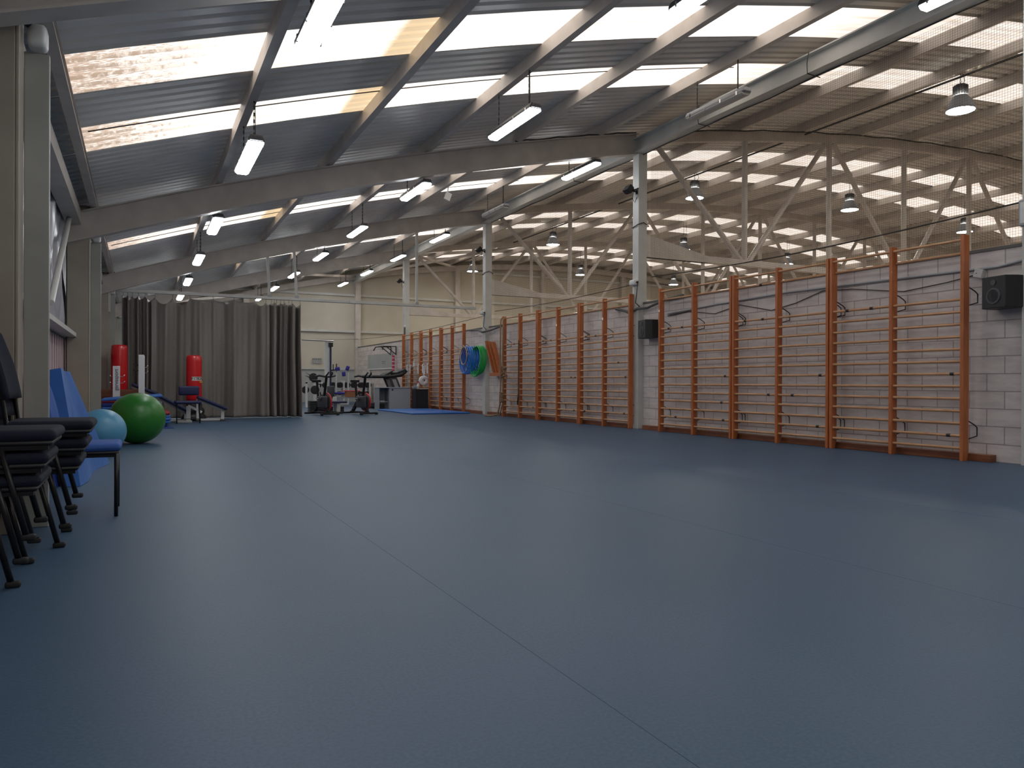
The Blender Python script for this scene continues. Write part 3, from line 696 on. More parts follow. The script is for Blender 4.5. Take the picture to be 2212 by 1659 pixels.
# tilted slatted wooden boards on a wall shelf
t = thing('wooden_board_stand', 'tilted orange wooden boards standing on a small wall ledge beside the third column', 'wooden boards', (8.9, 18.8, 1.08))
for k, y in enumerate((.66, .50, .34)):
    MB().bar((-.14+.03*k, y, .98-.02*k), (-.12+.02*k, y-.52, .06), .11, .03).build('board', WOODP, t, bevel=.003)
MB().box(-.2, 0, -.38, .32, 0, .04).box(-.2, -.17, -.38, .32, .04, .09).build('ledge', WOODP, t, bevel=.004)
# climbing ropes hanging at the far end of the middle group
t = thing('climbing_rope', 'thick hemp climbing rope knotted over the wall bars, trailing on the floor', 'rope')
for k, (y, x) in enumerate(((18.13, 8.57), (18.05, 8.6))):
    MB().tube([(x+.06, y+.02, 2.62), (x, y, 2.55), (x-.02, y-.01, 1.6), (x, y+.015*k, .9), (x-.01, y, .35), (x-.03, y+.12, .05), (x-.10, y+.35, .025), (x-.2, y+.55, .025), (x-.28, y+.35, .025), (x-.2, y+.1, .025)][:10 if k == 0 else 7], .02, 8).build('strand', ROPE, t)
kn = []
for i in range(70):
    a = i*.9; kn.append((8.57+.045*math.cos(a), 18.08+.07*math.sin(a), .38+.0035*i+.03*math.sin(i*.5)))
MB().tube(kn, .016, 6).build('knot', ROPE, t)
MB().tube([(8.58+.03*math.cos(i*.8), 17.96+.09*math.sin(i*.5)-.04*math.sin(i*.8), 1.32-.006*i-.04*math.cos(i*.9)) for i in range(50)], .016, 6).build('coil', ROPE, t)
t = thing('exercise_strap', 'dark purple strap hanging from the wall bars with a black handle near the floor', 'strap', (8.63, 17.2, 0))
MB().box(-.004, 0, -.02, .02, .62, 1.98).build('webbing', BLACKM, t)
MB().tube([(0, 0, .62), (-.02, -.03, .50), (-.01, .03, .42), (-.02, 0, .34), (0, .03, .45), (-.02, -.01, .6)], .018, 8).build('handle', BLACK, t)

# ================================================================== CURTAIN
t = thing('curtain_rail', 'long cream curtain rail hung across the hall under the third rafter', 'curtain rail')
MB().box(-.62, 8.62, 19.86, 19.94, 2.99, 3.055).box(-.62, 8.62, 19.84, 19.96, 2.98, 2.99).box(4.98, 5.22, 19.85, 19.95, 2.975, 3.06).build('rail', STEELW, t, bevel=.004)
for a, b_ in ((2.87, 2.95), (3.52, 3.62), (6.78, 6.84)):
    MB().bar((a, 19.72, zt(a)-.40), (b_, 19.88, 3.05), .06, .06).build('hanger', STEELW, t)
    MB().box(b_-.045, b_+.045, 19.84, 19.95, 3.05, 3.10).build('clamp', LGREY, t)
MB().box(-.66, -.60, 19.8, 20.0, 2.5, 3.08).build('end_bracket', STEELW, t)
# cloth
m_ = MB(); NS, NZ = 420, 40
def cur(s):
    """s 0..1 -> x, fold offset y; tight gathers at both ends, broad folds between"""
    x = -.36+s*4.06
    g = 0
    if x < .25: y = .11*math.sin((x+.36)*34)+.05*math.sin((x)*61)
    elif x < 2.95:
        y = .085*math.sin(x*8.3+.9*math.sin(x*2.1))+.035*math.sin(x*17+1)+.012*math.sin(x*41)
        e = min(1, (x-.25)/.3, (2.95-x)/.25); y = y*e+(1-e)*.04*math.sin(x*20)
    else: y = .15*math.sin((x-2.95)*31+1.1*math.sin((x-2.95)*9))+.05*math.sin((x-2.95)*67)
    return x, y
hooks = [-.34, -.25, -.15, -.02, .12, .33, .72, 1.10, 1.62, 2.1, 2.62, 2.86, 3.0, 3.06, 3.12, 3.22, 3.3, 3.42, 3.5, 3.70]
def topz(x):
    for a, b_ in zip(hooks, hooks[1:]):
        if a <= x <= b_:
            w_ = b_-a; u = (x-a)/w_
            sag = min(.17, .42*w_)
            if abs(a-1.10) < .01 or abs(a-1.62) < .01 or abs(a-2.1) < .01: sag = .035
            return 2.90-sag*(4*u*(1-u))
    return 2.9
vs = []
for j in range(NZ+1):
    q = j/NZ
    for i in range(NS+1):
        x, y = cur(i/NS); z = .015+(topz(x)-.015)*(1-q)
        amp = .75+.45*q
        dx = .03*math.sin(q*4+x*3)*q; dy = .03*math.sin(q*6+x*5)
        # pulls near the top at a few hooks
        pull = math.exp(-((x-2.55)/.10)**2)*math.exp(-(q/.12)**2)*.07
        vs.append((x+dx*.5, 19.88+y*amp+dy-pull-.10*q*(1 if x > 2.9 else .3)*math.sin(x*9), z))
m_.add(vs, [(j*(NS+1)+i, (j+1)*(NS+1)+i, (j+1)*(NS+1)+i+1, j*(NS+1)+i+1) for j in range(NZ) for i in range(NS)], True)
t = thing('curtain', 'floor length grey brown canvas curtain drawn part way across the hall', 'curtain')
o = m_.build('cloth', CURT, t, fixn=False)
so = o.modifiers.new('solid', 'SOLIDIFY'); so.thickness = .006
for x in hooks:
    MB().tube([(x, 19.9, 2.90), (x+.008, 19.9, 2.93), (x, 19.9, 2.98)], .004, 5).build('hook', BLACKM, t)

# ================================================================== CHAIRS AT THE LEFT
def stack_chair(seatm, straight=False):
    """faces +x, origin on the floor below the seat's middle"""
    t = thing('stacking_chair', '', 'chair')
    MB().rbox(-.17, .25, -.24, .24, .43, .485, .027).build('seat', seatm, t)
    MB().rbox(-.20, .235, -.235, .235, .412, .437, .012).build('seat_shell', BLACK, t)
    b_ = MB(); n = 10; vs = []
    for i in range(n+1):
        q = i/n; z = .60+.40*q
        for j in range(13):
            y = (-.235+.47*j/12); yy = y*(1-.25*max(0, q-.6)/.4)
            x = -.155-.09*q**1.3+.035*(1-(y/.235)**2)*-1
            vs.append((x, yy, z-.04*(abs(y)/.235)**3*q))
    b_.add(vs, [(i*13+j, i*13+j+1, (i+1)*13+j+1, (i+1)*13+j) for i in range(n) for j in range(12)], True)
    o = b_.build('backrest', seatm, t); so = o.modifiers.new('solid', 'SOLIDIFY'); so.thickness = .035; so.offset = 0
    for s in (-1, 1):
        y = .225*s
        MB().tube([(-.10, y, .415), (-.15, y, .44), (-.175, y, .62), (-.235, y*.95, .92)], .0115, 8).build('back_tube', BLACKM, t)
        if straight:
            MB().tube([(.22, y, .42), (.22, y, 0.0)], .0125, 8).build('leg', BLACKM, t)
            MB().tube([(-.18, y, .42), (-.24, y, 0.0)], .0125, 8).build('leg', BLACKM, t)
        else:
            l = MB().tube([(.04, y*1.02, .41), (.14, y*1.06, .012)], .0135, 8).build('leg', BLACKM, t)
            MB().rbox(.115, .175, y*1.06-.018, y*1.06+.018, 0, .028, .01).build('foot', RUBBER, l)
            l = MB().tube([(-.10, y*1.02, .41), (-.24, y*1.06, .012)], .0135, 8).build('leg', BLACKM, t)
            MB().rbox(-.265, -.215, y*1.06-.018, y*1.06+.018, 0, .028, .01).build('foot', RUBBER, l)
        MB().box(-.2, .22, y-.012, y+.012, .396, .414).build('side_rail', BLACKM, t)
    return t
ch = stack_chair(NAVYD); first = True
lv = ['bottom', 'second from bottom', 'third from bottom', 'top']
for nm, cx_, cy_ in (('nearest stack', -.635, 4.16), ('stack just behind the nearest one', -.53, 5.0)):
    for k in range(3):
        loc = (cx_+.028*k, cy_, .10*k)
        if first: t = ch; t.location = loc; first = False
        else: t = dup(ch, loc)
        t['label'] = 'navy padded stacking chair with black legs, %s of the %s' % (('bottom', 'middle', 'top')[k], nm); t['group'] = 'stacked navy chairs by the left wall'
ch2 = stack_chair(CHAIRBLUE, True); ch2.location = (-.355, 5.93, 0)
ch2['label'] = 'single chair with bright blue seat and straight black legs behind the stacks'

# ================================================================== MATS AND BALLS AT THE LEFT
def leaning(name, A, B, C_, D, th, m_, label, fold=0):
    """slab between bottom near A, bottom far B, top far C_, top near D, thickened towards the wall"""
    A, B, C_, D = map(Vector, (A, B, C_, D)); n = (B-A).cross(D-A).normalized()
    if n.x < 0: n = -n
    N = 12; mb = MB(); vs = []
    for side in (0, 1):
        for i in range(N+1):
            for j in range(N+1):
                u, v = i/N, j/N
                p = A*(1-u)*(1-v)+B*u*(1-v)+C_*u*v+D*(1-u)*v
                p = p+n*(fold*math.sin(u*PI*2.2+.5)*(1-v*.6)-side*th)
                p.z = max(p.z, .002); vs.append(p)
    k = (N+1)**2; fs = []
    for i in range(N):
        for j in range(N):
            a = i*(N+1)+j; fs.append((a, a+1, a+N+2, a+N+1)); fs.append((k+a, k+a+N+1, k+a+N+2, k+a+1))
    edge = [(i*(N+1)) for i in range(N+1)]+[(N*(N+1)+j) for j in range(1, N+1)]+[(i*(N+1)+N) for i in range(N-1, -1, -1)]+[j for j in range(N-1, 0, -1)]
    for q in range(len(edge)): a, b_ = edge[q], edge[(q+1) % len(edge)]; fs.append((a, b_, k+b_, k+a))
    mb.add(vs, fs, False)
    o = mb.build(name, m_); return tag(o, label, 'gym mat', 'mats leaning on the left wall')
leaning('gym_mat', (-.46, 7.45, 0), (-.31, 9.38, 0), (-.60, 8.32, .985), (-.63, 7.82, 1.015), .13, BLUEMAT, 'big blue vinyl gym mat leaning on the left wall, outermost', .03)
leaning('gym_mat', (-.62, 7.40, 0), (-.50, 9.3, 0), (-.80, 8.3, 1.0), (-.80, 7.70, 1.02), .08, BLUEMATD, 'dark blue gym mat leaning on the left wall behind the big blue one', .0)
tag(MB().box(-.94, -.90, 11.0, 12.0, 0, .93).build('red_board', REDMAT), 'thin dark red board standing upright against the left wall behind the blue mats', 'board')

def ball(x, y, R, m_, name, label, flat=.97):
    t = thing(name, label, 'exercise ball', (x, y, 0))
    MB().sphere((0, 0, R*flat), R, 48, 32, flat).build('ball_body', m_, t)
    MB().cyl((0, -R*.98, R*1.05), (0, -R*1.005, R*1.053), .012, n=10).build('valve', m_, t)
    return t
ball(-.02, 12.25, .378, GREENB, 'exercise_ball', 'big glossy green exercise ball on the floor beside the mat pile')
ball(-.42, 10.75, .285, LBLUEB, 'exercise_ball', 'smaller light blue exercise ball behind the leaning blue mat')

# mat pile
z = 0.0
pile = [(-.60, .50, 16.45, .075, BLUEMATD, 'dark blue'), (-.62, .56, 16.40, .055, BLUEMAT, 'mid blue'), (-.62, .57, 16.38, .055, BLUEMAT, 'mid blue'), (-.62, .56, 16.4, .055, BLUEMAT, 'mid blue'),
        (-.63, .55, 16.4, .06, REDMAT, 'dark red'), (-.63, .42, 16.42, .06, BLUEMATD, 'dark blue'), (-.64, .41, 16.4, .05, BLUEMAT, 'mid blue'), (-.64, .40, 16.41, .075, BLUEMATD, 'dark blue'),
        (-.64, .10, 16.42, .055, REDMAT, 'dark red'), (-.64, .42, 16.4, .05, BLUEMAT, 'bright blue')]
pn = ['bottom', 'second', 'third', 'fourth', 'fifth', 'sixth', 'seventh', 'eighth', 'ninth', 'top']
for k, (a, b_, y, h, m_, cn) in enumerate(pile):
    o = MB().rbox(a, b_, y, y+1.55, 0, h-.002, .018).build('folded_mat', m_, loc=(0, 0, z))
    if k == 9:
        o.rotation_euler = (0, -.075, 0); o.location = (0, 0, z+.02)
    tag(o, '%s mat in the pile behind the green ball, %s' % (cn, pn[k]+' one' if k in (0, 9) else pn[k]+' from the bottom'), 'mat', 'pile of mats behind the green ball')
    z += h
tag(MB().box(-.55, .60, 15.9, 16.3, 0, .012).build('thin_mat', BLUEMATD), 'thin dark blue mat lying flat in front of the mat pile', 'mat')

# brown wooden box
t = thing('wooden_plinth', 'dark brown wooden vaulting box behind the mat pile', 'vaulting box', (-.34, 18.55, 0))
MB().box(-.38, .38, -.2, .3, 0, .55).build('box_body', BROWNW, t, bevel=.006)
MB().box(-.39, .39, -.21, .31, .56, .72).build('top_section', BROWNW, t, bevel=.01)

# bench press with two white uprights
t = thing('weight_bench', 'weight bench with tall white lettered upright behind the mat pile', 'weight bench', (-.43, 18.12, 0))
p = MB().box(-.068, .068, -.03, .03, 0, 1.22).build('upright', WHITE, t, bevel=.006)
text('lettering', 'gervasport', .105, TXT, p, (.0, -.034, .93), (PI/2, -PI/2, 0), .001)
for z in (1.0, .86):
    MB().tube([(.07, 0, z), (.13, -.02, z+.0), (.16, -.02, z+.04)], .008, 6).tube([(-.07, 0, z), (-.11, -.02, z), (-.12, -.02, z+.03)], .007, 6).build('bar_hook', CHROME, t)
MB().box(-.3, .3, -.06, .06, 0, .05).build('foot_bar', WHITE, t, bevel=.005)
t = thing('squat_rack', 'plain tall white upright with black and chrome bar hooks in front of the curtain', 'rack upright', (.05, 18.15, 0))
MB().prism([(-.06, 0), (.06, 0), (.06, 1.44), (.04, 1.47), (-.06, 1.47)], -.03, .03).build('upright', WHITE, t, bevel=.004)
for z in (1.25, 1.13):
    MB().tube([(.06, 0, z-.05), (.10, -.02, z-.05), (.12, -.02, z-.01)], .007, 6).build('bar_hook', CHROME, t)
    MB().tube([(-.06, 0, z), (-.12, -.02, z-.01), (-.16, -.02, z+.02)], .012, 6).build('bar_hook', BLACKM, t)
MB().box(-.06, .06, -.35, .35, 0, .05).build('foot_bar', WHITE, t, bevel=.005)
# long sloping navy benches
def slope_bench(name, label, P, Q, w_, y0, foot):
    t = thing(name, label, 'sit-up bench', (0, y0, 0))
    P, Q = Vector(P), Vector(Q); d = Q-P; L_ = d.length; a = math.atan2(-d.z, d.x)
    T = Matrix.Translation((P.x, 0, P.z)) @ Matrix.Rotation(a, 4, 'Y')
    MB().rbox(0, L_, -w_, w_, 0, .075, .03, T=T).build('pad', NAVY, t)
    MB().box(.02, L_-.02, -.03, .03, -.045, -.002, T=T).build('frame', WHITE, t, bevel=.004)
    for x, z in foot:
        MB().box(x-.035, x+.035, -.03, .03, .04, z).build('support', WHITE, t, bevel=.004)
        MB().box(x-.05, x+.05, -.22, .22, 0, .045).build('foot_bar', DGREY, t, bevel=.004)
    MB().box(min(f_[0] for f_ in foot), max(f_[0] for f_ in foot), -.025, .025, .015, .06).build('base_bar', STEELW, t)
    return t
slope_bench('sit_up_bench', 'sloping navy sit-up bench on white frame right of the black chair', (1.16, 0, .52), (1.80, 0, .24), .14, 18.55, [(1.2, .44), (1.72, .24)])
slope_bench('sit_up_bench', 'sloping navy sit-up bench on white frame left of the black chair', (.33, 0, .58), (.98, 0, .20), .14, 18.45, [(.42, .48), (.94, .22)])
slope_bench('sit_up_bench', 'narrow raised navy bench pad seen behind the plain white upright', (-.16, 0, .80), (.36, 0, .58), .12, 18.95, [(-.1, .72), (.3, .58)])
t = thing('leg_machine', 'white L shaped leg machine frame below the black folding chair', 'exercise machine', (.97, 18.1, 0))
MB().box(-.04, .05, -.03, .03, .03, .36).bar((-.0, 0, .37), (.28, 0, .22), .05, .05).build('frame', WHITE, t, bevel=.004)
MB().box(-.25, .08, -.04, .04, 0, .045).build('foot_bar', STEELW, t, bevel=.004)

# free-standing red punching bags
def bag(x, y, z0, z1, label, letters=None):
    t = thing('punching_bag', label, 'punching bag', (x, y, 0), 0, 'red punching bags')
    R = .168
    MB().lathe([(.001, z0), (R, z0), (R+.004, z0+.1), (R+.003, z1-.12), (R-.005, z1-.03), (R-.03, z1), (.001, z1+.005)], n=36).build('bag_body', RED, t)
    MB().lathe([(.001, 0), (.27, 0), (.275, .05), (.25, .12), (.21, .15), (.235, .2), (.22, .27), (.17, .31), (.18, .37), (.14, z0), (.001, z0)], n=36).build('base', BLACK, t)
    if letters:
        MB().prism([(R*1.03*math.sin(a), -R*1.03*math.cos(a)) for a in [(-.35+1.5*i/12) for i in range(13)]]+[(R*.9*math.sin(a), -R*.9*math.cos(a)) for a in [(1.15-1.5*i/12) for i in range(13)]], z0+.50, z0+.59, 'z').build('badge', WHITE, t)
        for i, c_ in enumerate(letters):
            a = -.25+.235*i
            text('lettering', c_, .095, TXT, t, (R*1.045*math.sin(a), -R*1.045*math.cos(a), z0+.545), (PI/2, 0, a), .001)
        a = .95
        MB().box(-.05, .05, -.002, .002, 0, .03, T=Matrix.Translation((R*1.04*math.sin(a), -R*1.04*math.cos(a), z0+.455)) @ Matrix.Rotation(a, 4, 'Z')).build('under_badge', YEL, t)
    return t
bag(1.14, 18.98, .42, 1.50, 'red punching bag with lettered white badge in front of the curtain', 'FITBOX')
bag(-.40, 19.3, .45, 1.72, 'red punching bag standing in the corner by the left wall')

# folding chair in front of the lettered bag
t = thing('folding_chair', 'black folding chair with navy padded seat in front of the red bag', 'chair', (.95, 17.75, 0), .05)
MB().rbox(-.27, .25, -.2, .2, .42, .485, .03).build('seat', NAVY, t)
MB().rbox(-.17, .25, .18, .25, .60, .80, .034).build('backrest', NAVY, t)
for x in (-.24, .22):
    MB().tube([(x, -.17, 0), (x*.97, -.15, .43)], .011, 8).build('leg', BLACKM, t)
    MB().tube([(x+.04, .2, 0), (x*.97+.02, .18, .43), (x*.9+.02, .22, .80)], .011, 8).build('leg', BLACKM, t)
MB().tube([(-.24, -.17, .1), (.22, -.17, .1)], .008, 6).build('stretcher', BLACKM, t)

# ================================================================== GYM AT THE FAR END
def spin_bike(x, y, rz, label):
    t = thing('exercise_bike', label, 'exercise bike', (x, y, 0), rz, 'exercise bikes')
    MB().bar((-.26, -.42, .05), (.26, -.42, .05), .06, .05).cyl((-.28, -.42, .04), (-.22, -.42, .04), .035).cyl((.22, -.42, .04), (.28, -.42, .04), .035).build('stabiliser', BLACK, t, bevel=.006)
    MB().bar((-.24, .45, .05), (.24, .45, .05), .06, .05).build('stabiliser', BLACK, t, bevel=.006)
    MB().bar((0, -.42, .07), (0, .45, .07), .06, .05).bar((0, -.35, .08), (0, -.1, .55), .06, .09).bar((0, .35, .08), (0, -.05, .55), .06, .09).bar((0, -.25, .42), (0, .2, .45), .05, .08).build('frame', BLACKM, t, bevel=.006)
    T = Matrix.Translation((.03, -.2, .36)) @ Matrix.Rotation(PI/2, 4, 'Y')
    w_ = MB().lathe([(.001, -.03), (.2, -.03), (.245, -.012), (.245, .012), (.2, .03), (.001, .03)], n=32, T=T).build('flywheel', DGREY, t)
    MB().lathe([(.238, -.018), (.254, -.014), (.254, .014), (.238, .018)], n=32, T=T).build('rim', RED, w_)
    MB().rbox(-.09, -.02, -.36, .08, .20, .52, .03).build('chain_guard', DGREY, t)
    MB().cyl((0, .16, .45), (0, .22, .90), .032).build('seat_post', BLACKM, t)
    MB().prism([(-.03, -.14), (.03, -.14), (.04, 0), (.10, .12), (.07, .16), (-.07, .16), (-.10, .12), (-.04, 0)], .89, .96, 'z', ).build('saddle', BLACK, t, bevel=.012).location = (0, .2, 0)
    MB().cyl((0, -.14, .5), (0, -.24, 1.02), .036).build('handlebar_post', BLACKM, t)
    MB().tube([(-.26, -.12, 1.05), (-.24, -.28, 1.07), (-.08, -.32, 1.04), (.08, -.32, 1.04), (.24, -.28, 1.07), (.26, -.12, 1.05)], .026, 8).tube([(-.07, -.3, 1.04), (-.07, -.42, 1.12), (-.05, -.44, 1.17)], .022, 8).tube([(.07, -.3, 1.04), (.07, -.42, 1.12), (.05, -.44, 1.17)], .022, 8).build('handlebar', BLACK, t)
    for s in (-1, 1):
        MB().bar((s*.06, 0, .36), (s*.12, .0+s*.12, .36-s*.11), .02, .03).box(s*.16-.05, s*.16+.05, s*.12-.05, s*.12+.05, .33-s*.11, .36-s*.11).build('pedal', CHROME, t)
    return t
spin_bike(4.44, 20.75, .35, 'black exercise bike with red rimmed flywheel, nearer the curtain')
spin_bike(5.50, 20.75, .35, 'black exercise bike with red rimmed flywheel, nearer the desk')

for k in range(6):
    tag(MB().rbox(-.27, .27, -.2, .2, 0, .052, .012).build('aerobic_step', BLACK, loc=(4.86+.008*(k % 2), 23.2, .056*k)), 'black aerobic step platform in the stack behind the left bike, %s' % ('bottom', 'second from bottom', 'third from bottom', 'fourth from bottom', 'fifth from bottom', 'top')[k], 'step platform', 'stacked aerobic steps')
for k in range(2):
    tag(MB().rbox(-.24, .24, -.2, .2, 0, .09, .014).build('aerobic_step', BLACK, loc=(5.22, 22.6, .001+.092*k)), 'black step platform under the small blue bench, %s' % ('lower', 'upper')[k], 'step platform', 'steps under the small bench')
t = thing('flat_bench', 'small bench with royal blue pad on a white leg between the bikes', 'bench', (5.10, 21.6, 0))
MB().rbox(-.25, .22, -.12, .45, .30, .355, .02).build('pad', NAVY, t)
MB().box(-.05, .05, -.05, .03, .05, .31).box(-.045, .045, .4, .46, .05, .31).box(-.04, .04, .0, .42, .26, .3).build('leg', WHITE, t, bevel=.005)
MB().box(-.11, .11, -.09, .05, 0, .05).box(-.11, .11, .38, .5, 0, .05).build('foot_bar', BLACK, t, bevel=.005)
MB().box(-.05, .05, .45, .5, .33, .47).build('end_stop', WHITE, t, bevel=.01)

# weight rack with big plates (left, by the curtain)
def plate(x, y, z, R, th, m_, label, axis='y', grp='weight plates'):
    T = Matrix.Translation((x, y, z)) @ (Matrix.Rotation(PI/2, 4, 'X') if axis == 'y' else Matrix.Rotation(PI/2, 4, 'Y'))
    o = MB().lathe([(.015, -th/2), (R*.35, -th/2), (R*.4, -th*.35), (R*.8, -th*.35), (R*.86, -th/2), (R, -th*.35), (R, th*.35), (R*.86, th/2), (.015, th/2)], n=28).build('weight_plate', m_)
    o.matrix_world = T
    return tag(o, label, 'weight plate', grp)
t = thing('plate_tree', 'white barbell rack with black weights just right of the curtain', 'weight rack', (5.62, 27.2, 0))
MB().box(-.36, -.29, -.03, .03, 0, .92).box(.14, .2, .3, .36, 0, .8).build('upright', WHITE, t, bevel=.006)
MB().bar((-.36, 0, 1.22), (.05, 0, 1.02), .03, .03).bar((-.36, 0, 1.12), (.05, 0, .95), .03, .03).build('sloping_rail', CHROME, t)
MB().box(-.36, .25, -.03, .03, .84, .90).box(-.36, .25, -.04, .04, 0, .04).build('cross_bar', WHITE, t, bevel=.005)
for k in range(2): MB().cyl((-.05, -.12, .62+.44*k), (-.05, .1, .62+.44*k), .02).build('peg', CHROME, t)
plate(5.56, 27.03, .62, .155, .04, RUBBER, 'large black weight plate on the rack by the curtain, lower')
plate(5.50, 27.03, 1.06, .15, .04, RUBBER, 'large black weight plate on the rack by the curtain, upper')
plate(5.30, 27.4, .62, .13, .05, RUBBER, 'black weight plate at the curtain edge, behind the larger ones')
tag(MB().box(-.07, .07, -.04, .04, 0, .30).build('orange_box', ORANGE, loc=(5.68, 26.9, .001)), 'small orange box on the floor below the weight plates', 'box')
# cable machine: tall white column
t = thing('cable_machine', 'tall white cable machine column with a dark guide rod and top arm', 'exercise machine', (6.64, 30.0, 0))
MB().box(-.10, .10, -.05, .05, 0, 2.5).build('column', WHITE, t, bevel=.01)
MB().cyl((.11, -.1, .5), (.11, -.1, 2.44), .035, n=10).build('guide_rod', NAVY, t)
MB().box(.03, .19, -.17, -.03, 2.28, 2.44).build('pulley_block', BLACK, t, bevel=.01)
MB().cyl((-1.0, -.1, 2.53), (.22, -.1, 2.51), .03, n=10).build('top_arm', CHROME, t)
MB().rbox(-.02, .26, -.2, .0, .25, .75, .04).build('weight_stack', DGREY, t)
MB().box(-.35, .35, -.3, .3, 0, .05).build('base_plate', DGREY, t)
# chest press with blue pads
t = thing('multi_station', 'white weight machine with royal blue pads and black handles', 'exercise machine', (7.2, 30, 0))
MB().box(-.24, -.18, -.03, .03, 0, 1.36).box(.24, .30, -.03, .03, 0, 1.40).box(.1, .15, .1, .15, 0, .9).box(-.45, -.40, .1, .15, 0, .9).box(-.24, .3, -.04, .04, 0, .06).box(-.10, .32, -.03, .03, 1.36, 1.44).build('frame', WHITE, t, bevel=.006)
for x, z, a in ((.22, 1.45, .3), (.07, 1.22, -.1), (-.18, 1.42, 1.4)):
    MB().rbox(-.07, .07, -.05, .05, -.09, .09, .03, T=Matrix.Translation((x, -.1, z)) @ Matrix.Rotation(a, 4, 'Y')).build('pad', NAVY if False else mat('royal blue pad', (.04, .03, .32), .5), t)
MB().tube([(-.45, -.1, 1.36), (-.28, -.1, 1.38), (-.10, -.1, 1.38)], .025, 8).cyl((-.35, -.1, 1.38), (-.35, -.1, 1.6), .02).cyl((-.22, -.1, 1.38), (-.22, -.1, 1.62), .022).build('handle', BLACK, t)
MB().rbox(-.3, .45, -.15, .15, .42, .50, .03).build('seat_pad', mat('royal blue seat', (.04, .03, .32), .5), t)
# dumbbell rack against the far part of the block wall
t = thing('dumbbell_rack', 'long low white dumbbell rack at the far end of the gym', 'dumbbell rack', (7.75, 31.6, 0))
for x in (-1.25, -.1, 1.0): MB().box(x-.03, x+.03, -.2, .2, 0, .95).build('upright', WHITE, t, bevel=.005)
for z in (.66, .36): MB().box(-1.25, 1.0, -.15, .15, z-.02, z).build('shelf', LGREY, t)
for row, z in ((0, .66), (1, .36)):
    R = .115 if row == 0 else .075
    for k in range(8):
        x = 6.62+.30*k if row == 0 else 6.64+.29*k
        d = thing('dumbbell', 'round black dumbbell on the %s shelf of the rack, %s from the left' % (('upper', 'lower')[row], ordn[k]), 'dumbbell', (x, 31.6, z+R), 0, 'dumbbells on the rack')
        MB().cyl((0, -.13, 0), (0, .13, 0), .018, n=8).build('bar', CHROME, d)
        for s in (-1, 1): MB().cyl((0, s*.07, 0), (0, s*.14, 0), R, n=20).build('weight_head', RUBBER, d)
# low shelf with odds and ends between the right bike and the desk
t = thing('low_shelf', 'low grey shelf with cardboard boxes behind the right bike', 'shelf', (7.1, 28.2, 0))
MB().box(-.45, .5, -.2, .2, .30, .34).box(-.45, .5, -.2, .2, .0, .03).box(-.45, -.42, -.2, .2, .03, .3).box(.47, .5, -.2, .2, .03, .3).build('frame', MGREY, t)
tag(MB().box(-.22, .2, -.15, .15, 0, .2).build('cardboard_box', BRICKC, loc=(7.15, 28.2, .345)), 'brown cardboard box on the low shelf behind the right bike', 'box')
tag(MB().rbox(-.3, .35, -.12, .12, 0, .04, .015).build('rolled_bag', PINK, loc=(7.1, 28.2, .55)), 'pinkish bag lying on the cardboard box', 'bag')
# treadmill
t = thing('treadmill', 'black treadmill with grey uprights standing behind the grey desk', 'treadmill', (8.0, 25.75, 0))
MB().box(-.9, .35, -.35, .35, .05, .2).box(-.85, -.75, -.3, .3, 0, .05).box(.2, .3, -.3, .3, 0, .05).build('deck', DGREY, t, bevel=.02)
MB().box(-.85, .3, -.25, .25, .2, .205).build('belt', BLACK, t)
for s in (-1, 1):
    MB().prism([(-.25, .2), (.0, .2), (-.28, 1.05), (-.62, 1.05)][0:0] or [(.12, .2), (.38, .2), (.02, 1.06), (-.26, 1.06)], s*.36-.03, s*.36+.03).build('upright', DGREY, t, bevel=.01)
    MB().prism([(.10, .35), (.22, .35), (-.02, 1.0), (-.16, 1.0)], s*.36-.035, s*.36+.035).build('side_panel', LGREY, t)
    MB().tube([(-1.0, s*.36, 1.09), (-.45, s*.36, 1.09), (-.1, s*.36, 1.11), (.18, s*.36, 1.16), (.38, s*.36, 1.30)], [.052, .056, .062, .075, .05], 10).build('handrail', BLACK, t)
MB().rbox(-.42, -.02, -.3, .3, 1.22, 1.29, .03, T=Matrix.Translation((0, 0, 0)) @ Matrix.Rotation(-.5, 4, 'Y') @ Matrix.Translation((.55, 0, -.08))).build('console', BLACK, t)
MB().rbox(.0, .40, -.36, .36, 1.13, 1.2, .03, T=Matrix.Rotation(-.35, 4, 'Y') @ Matrix.Translation((.4, 0, -.02))).build('dashboard', DGREY, t)
# desk
t = thing('desk', 'grey reception desk with an open shelf on its left side', 'desk', (7.60, 24.3, 0))
MB().box(-.55, .55, -.02, .6, .71, .735).build('desk_top', LGREY, t, bevel=.003)
MB().box(-.17, .55, 0, .02, 0, .71).build('front_panel', LGREY, t, bevel=.003)
MB().box(-.53, -.51, .0, .5, 0, .71).build('side_panel', MGREY, t)
MB().box(.53, .55, .02, .5, 0, .71).build('side_panel', MGREY, t)
MB().box(-.19, -.17, .02, .5, 0, .71).build('divider', MGREY, t)
MB().box(-.51, -.19, .48, .5, .28, .71).build('back_panel', MGREY, t)
MB().box(-.51, -.19, .1, .5, .24, .26).build('shelf', LGREY, t)
MB().cyl((-.07, -.004, .65), (-.07, .01, .65), .03, n=16).build('cable_hole', BLACK, t)
tag(MB().box(-.12, .12, -.1, .12, 0, .18).build('dark_bin', BLACK, loc=(7.2, 24.55, .002)), 'small black bin under the open shelf of the desk', 'bin')
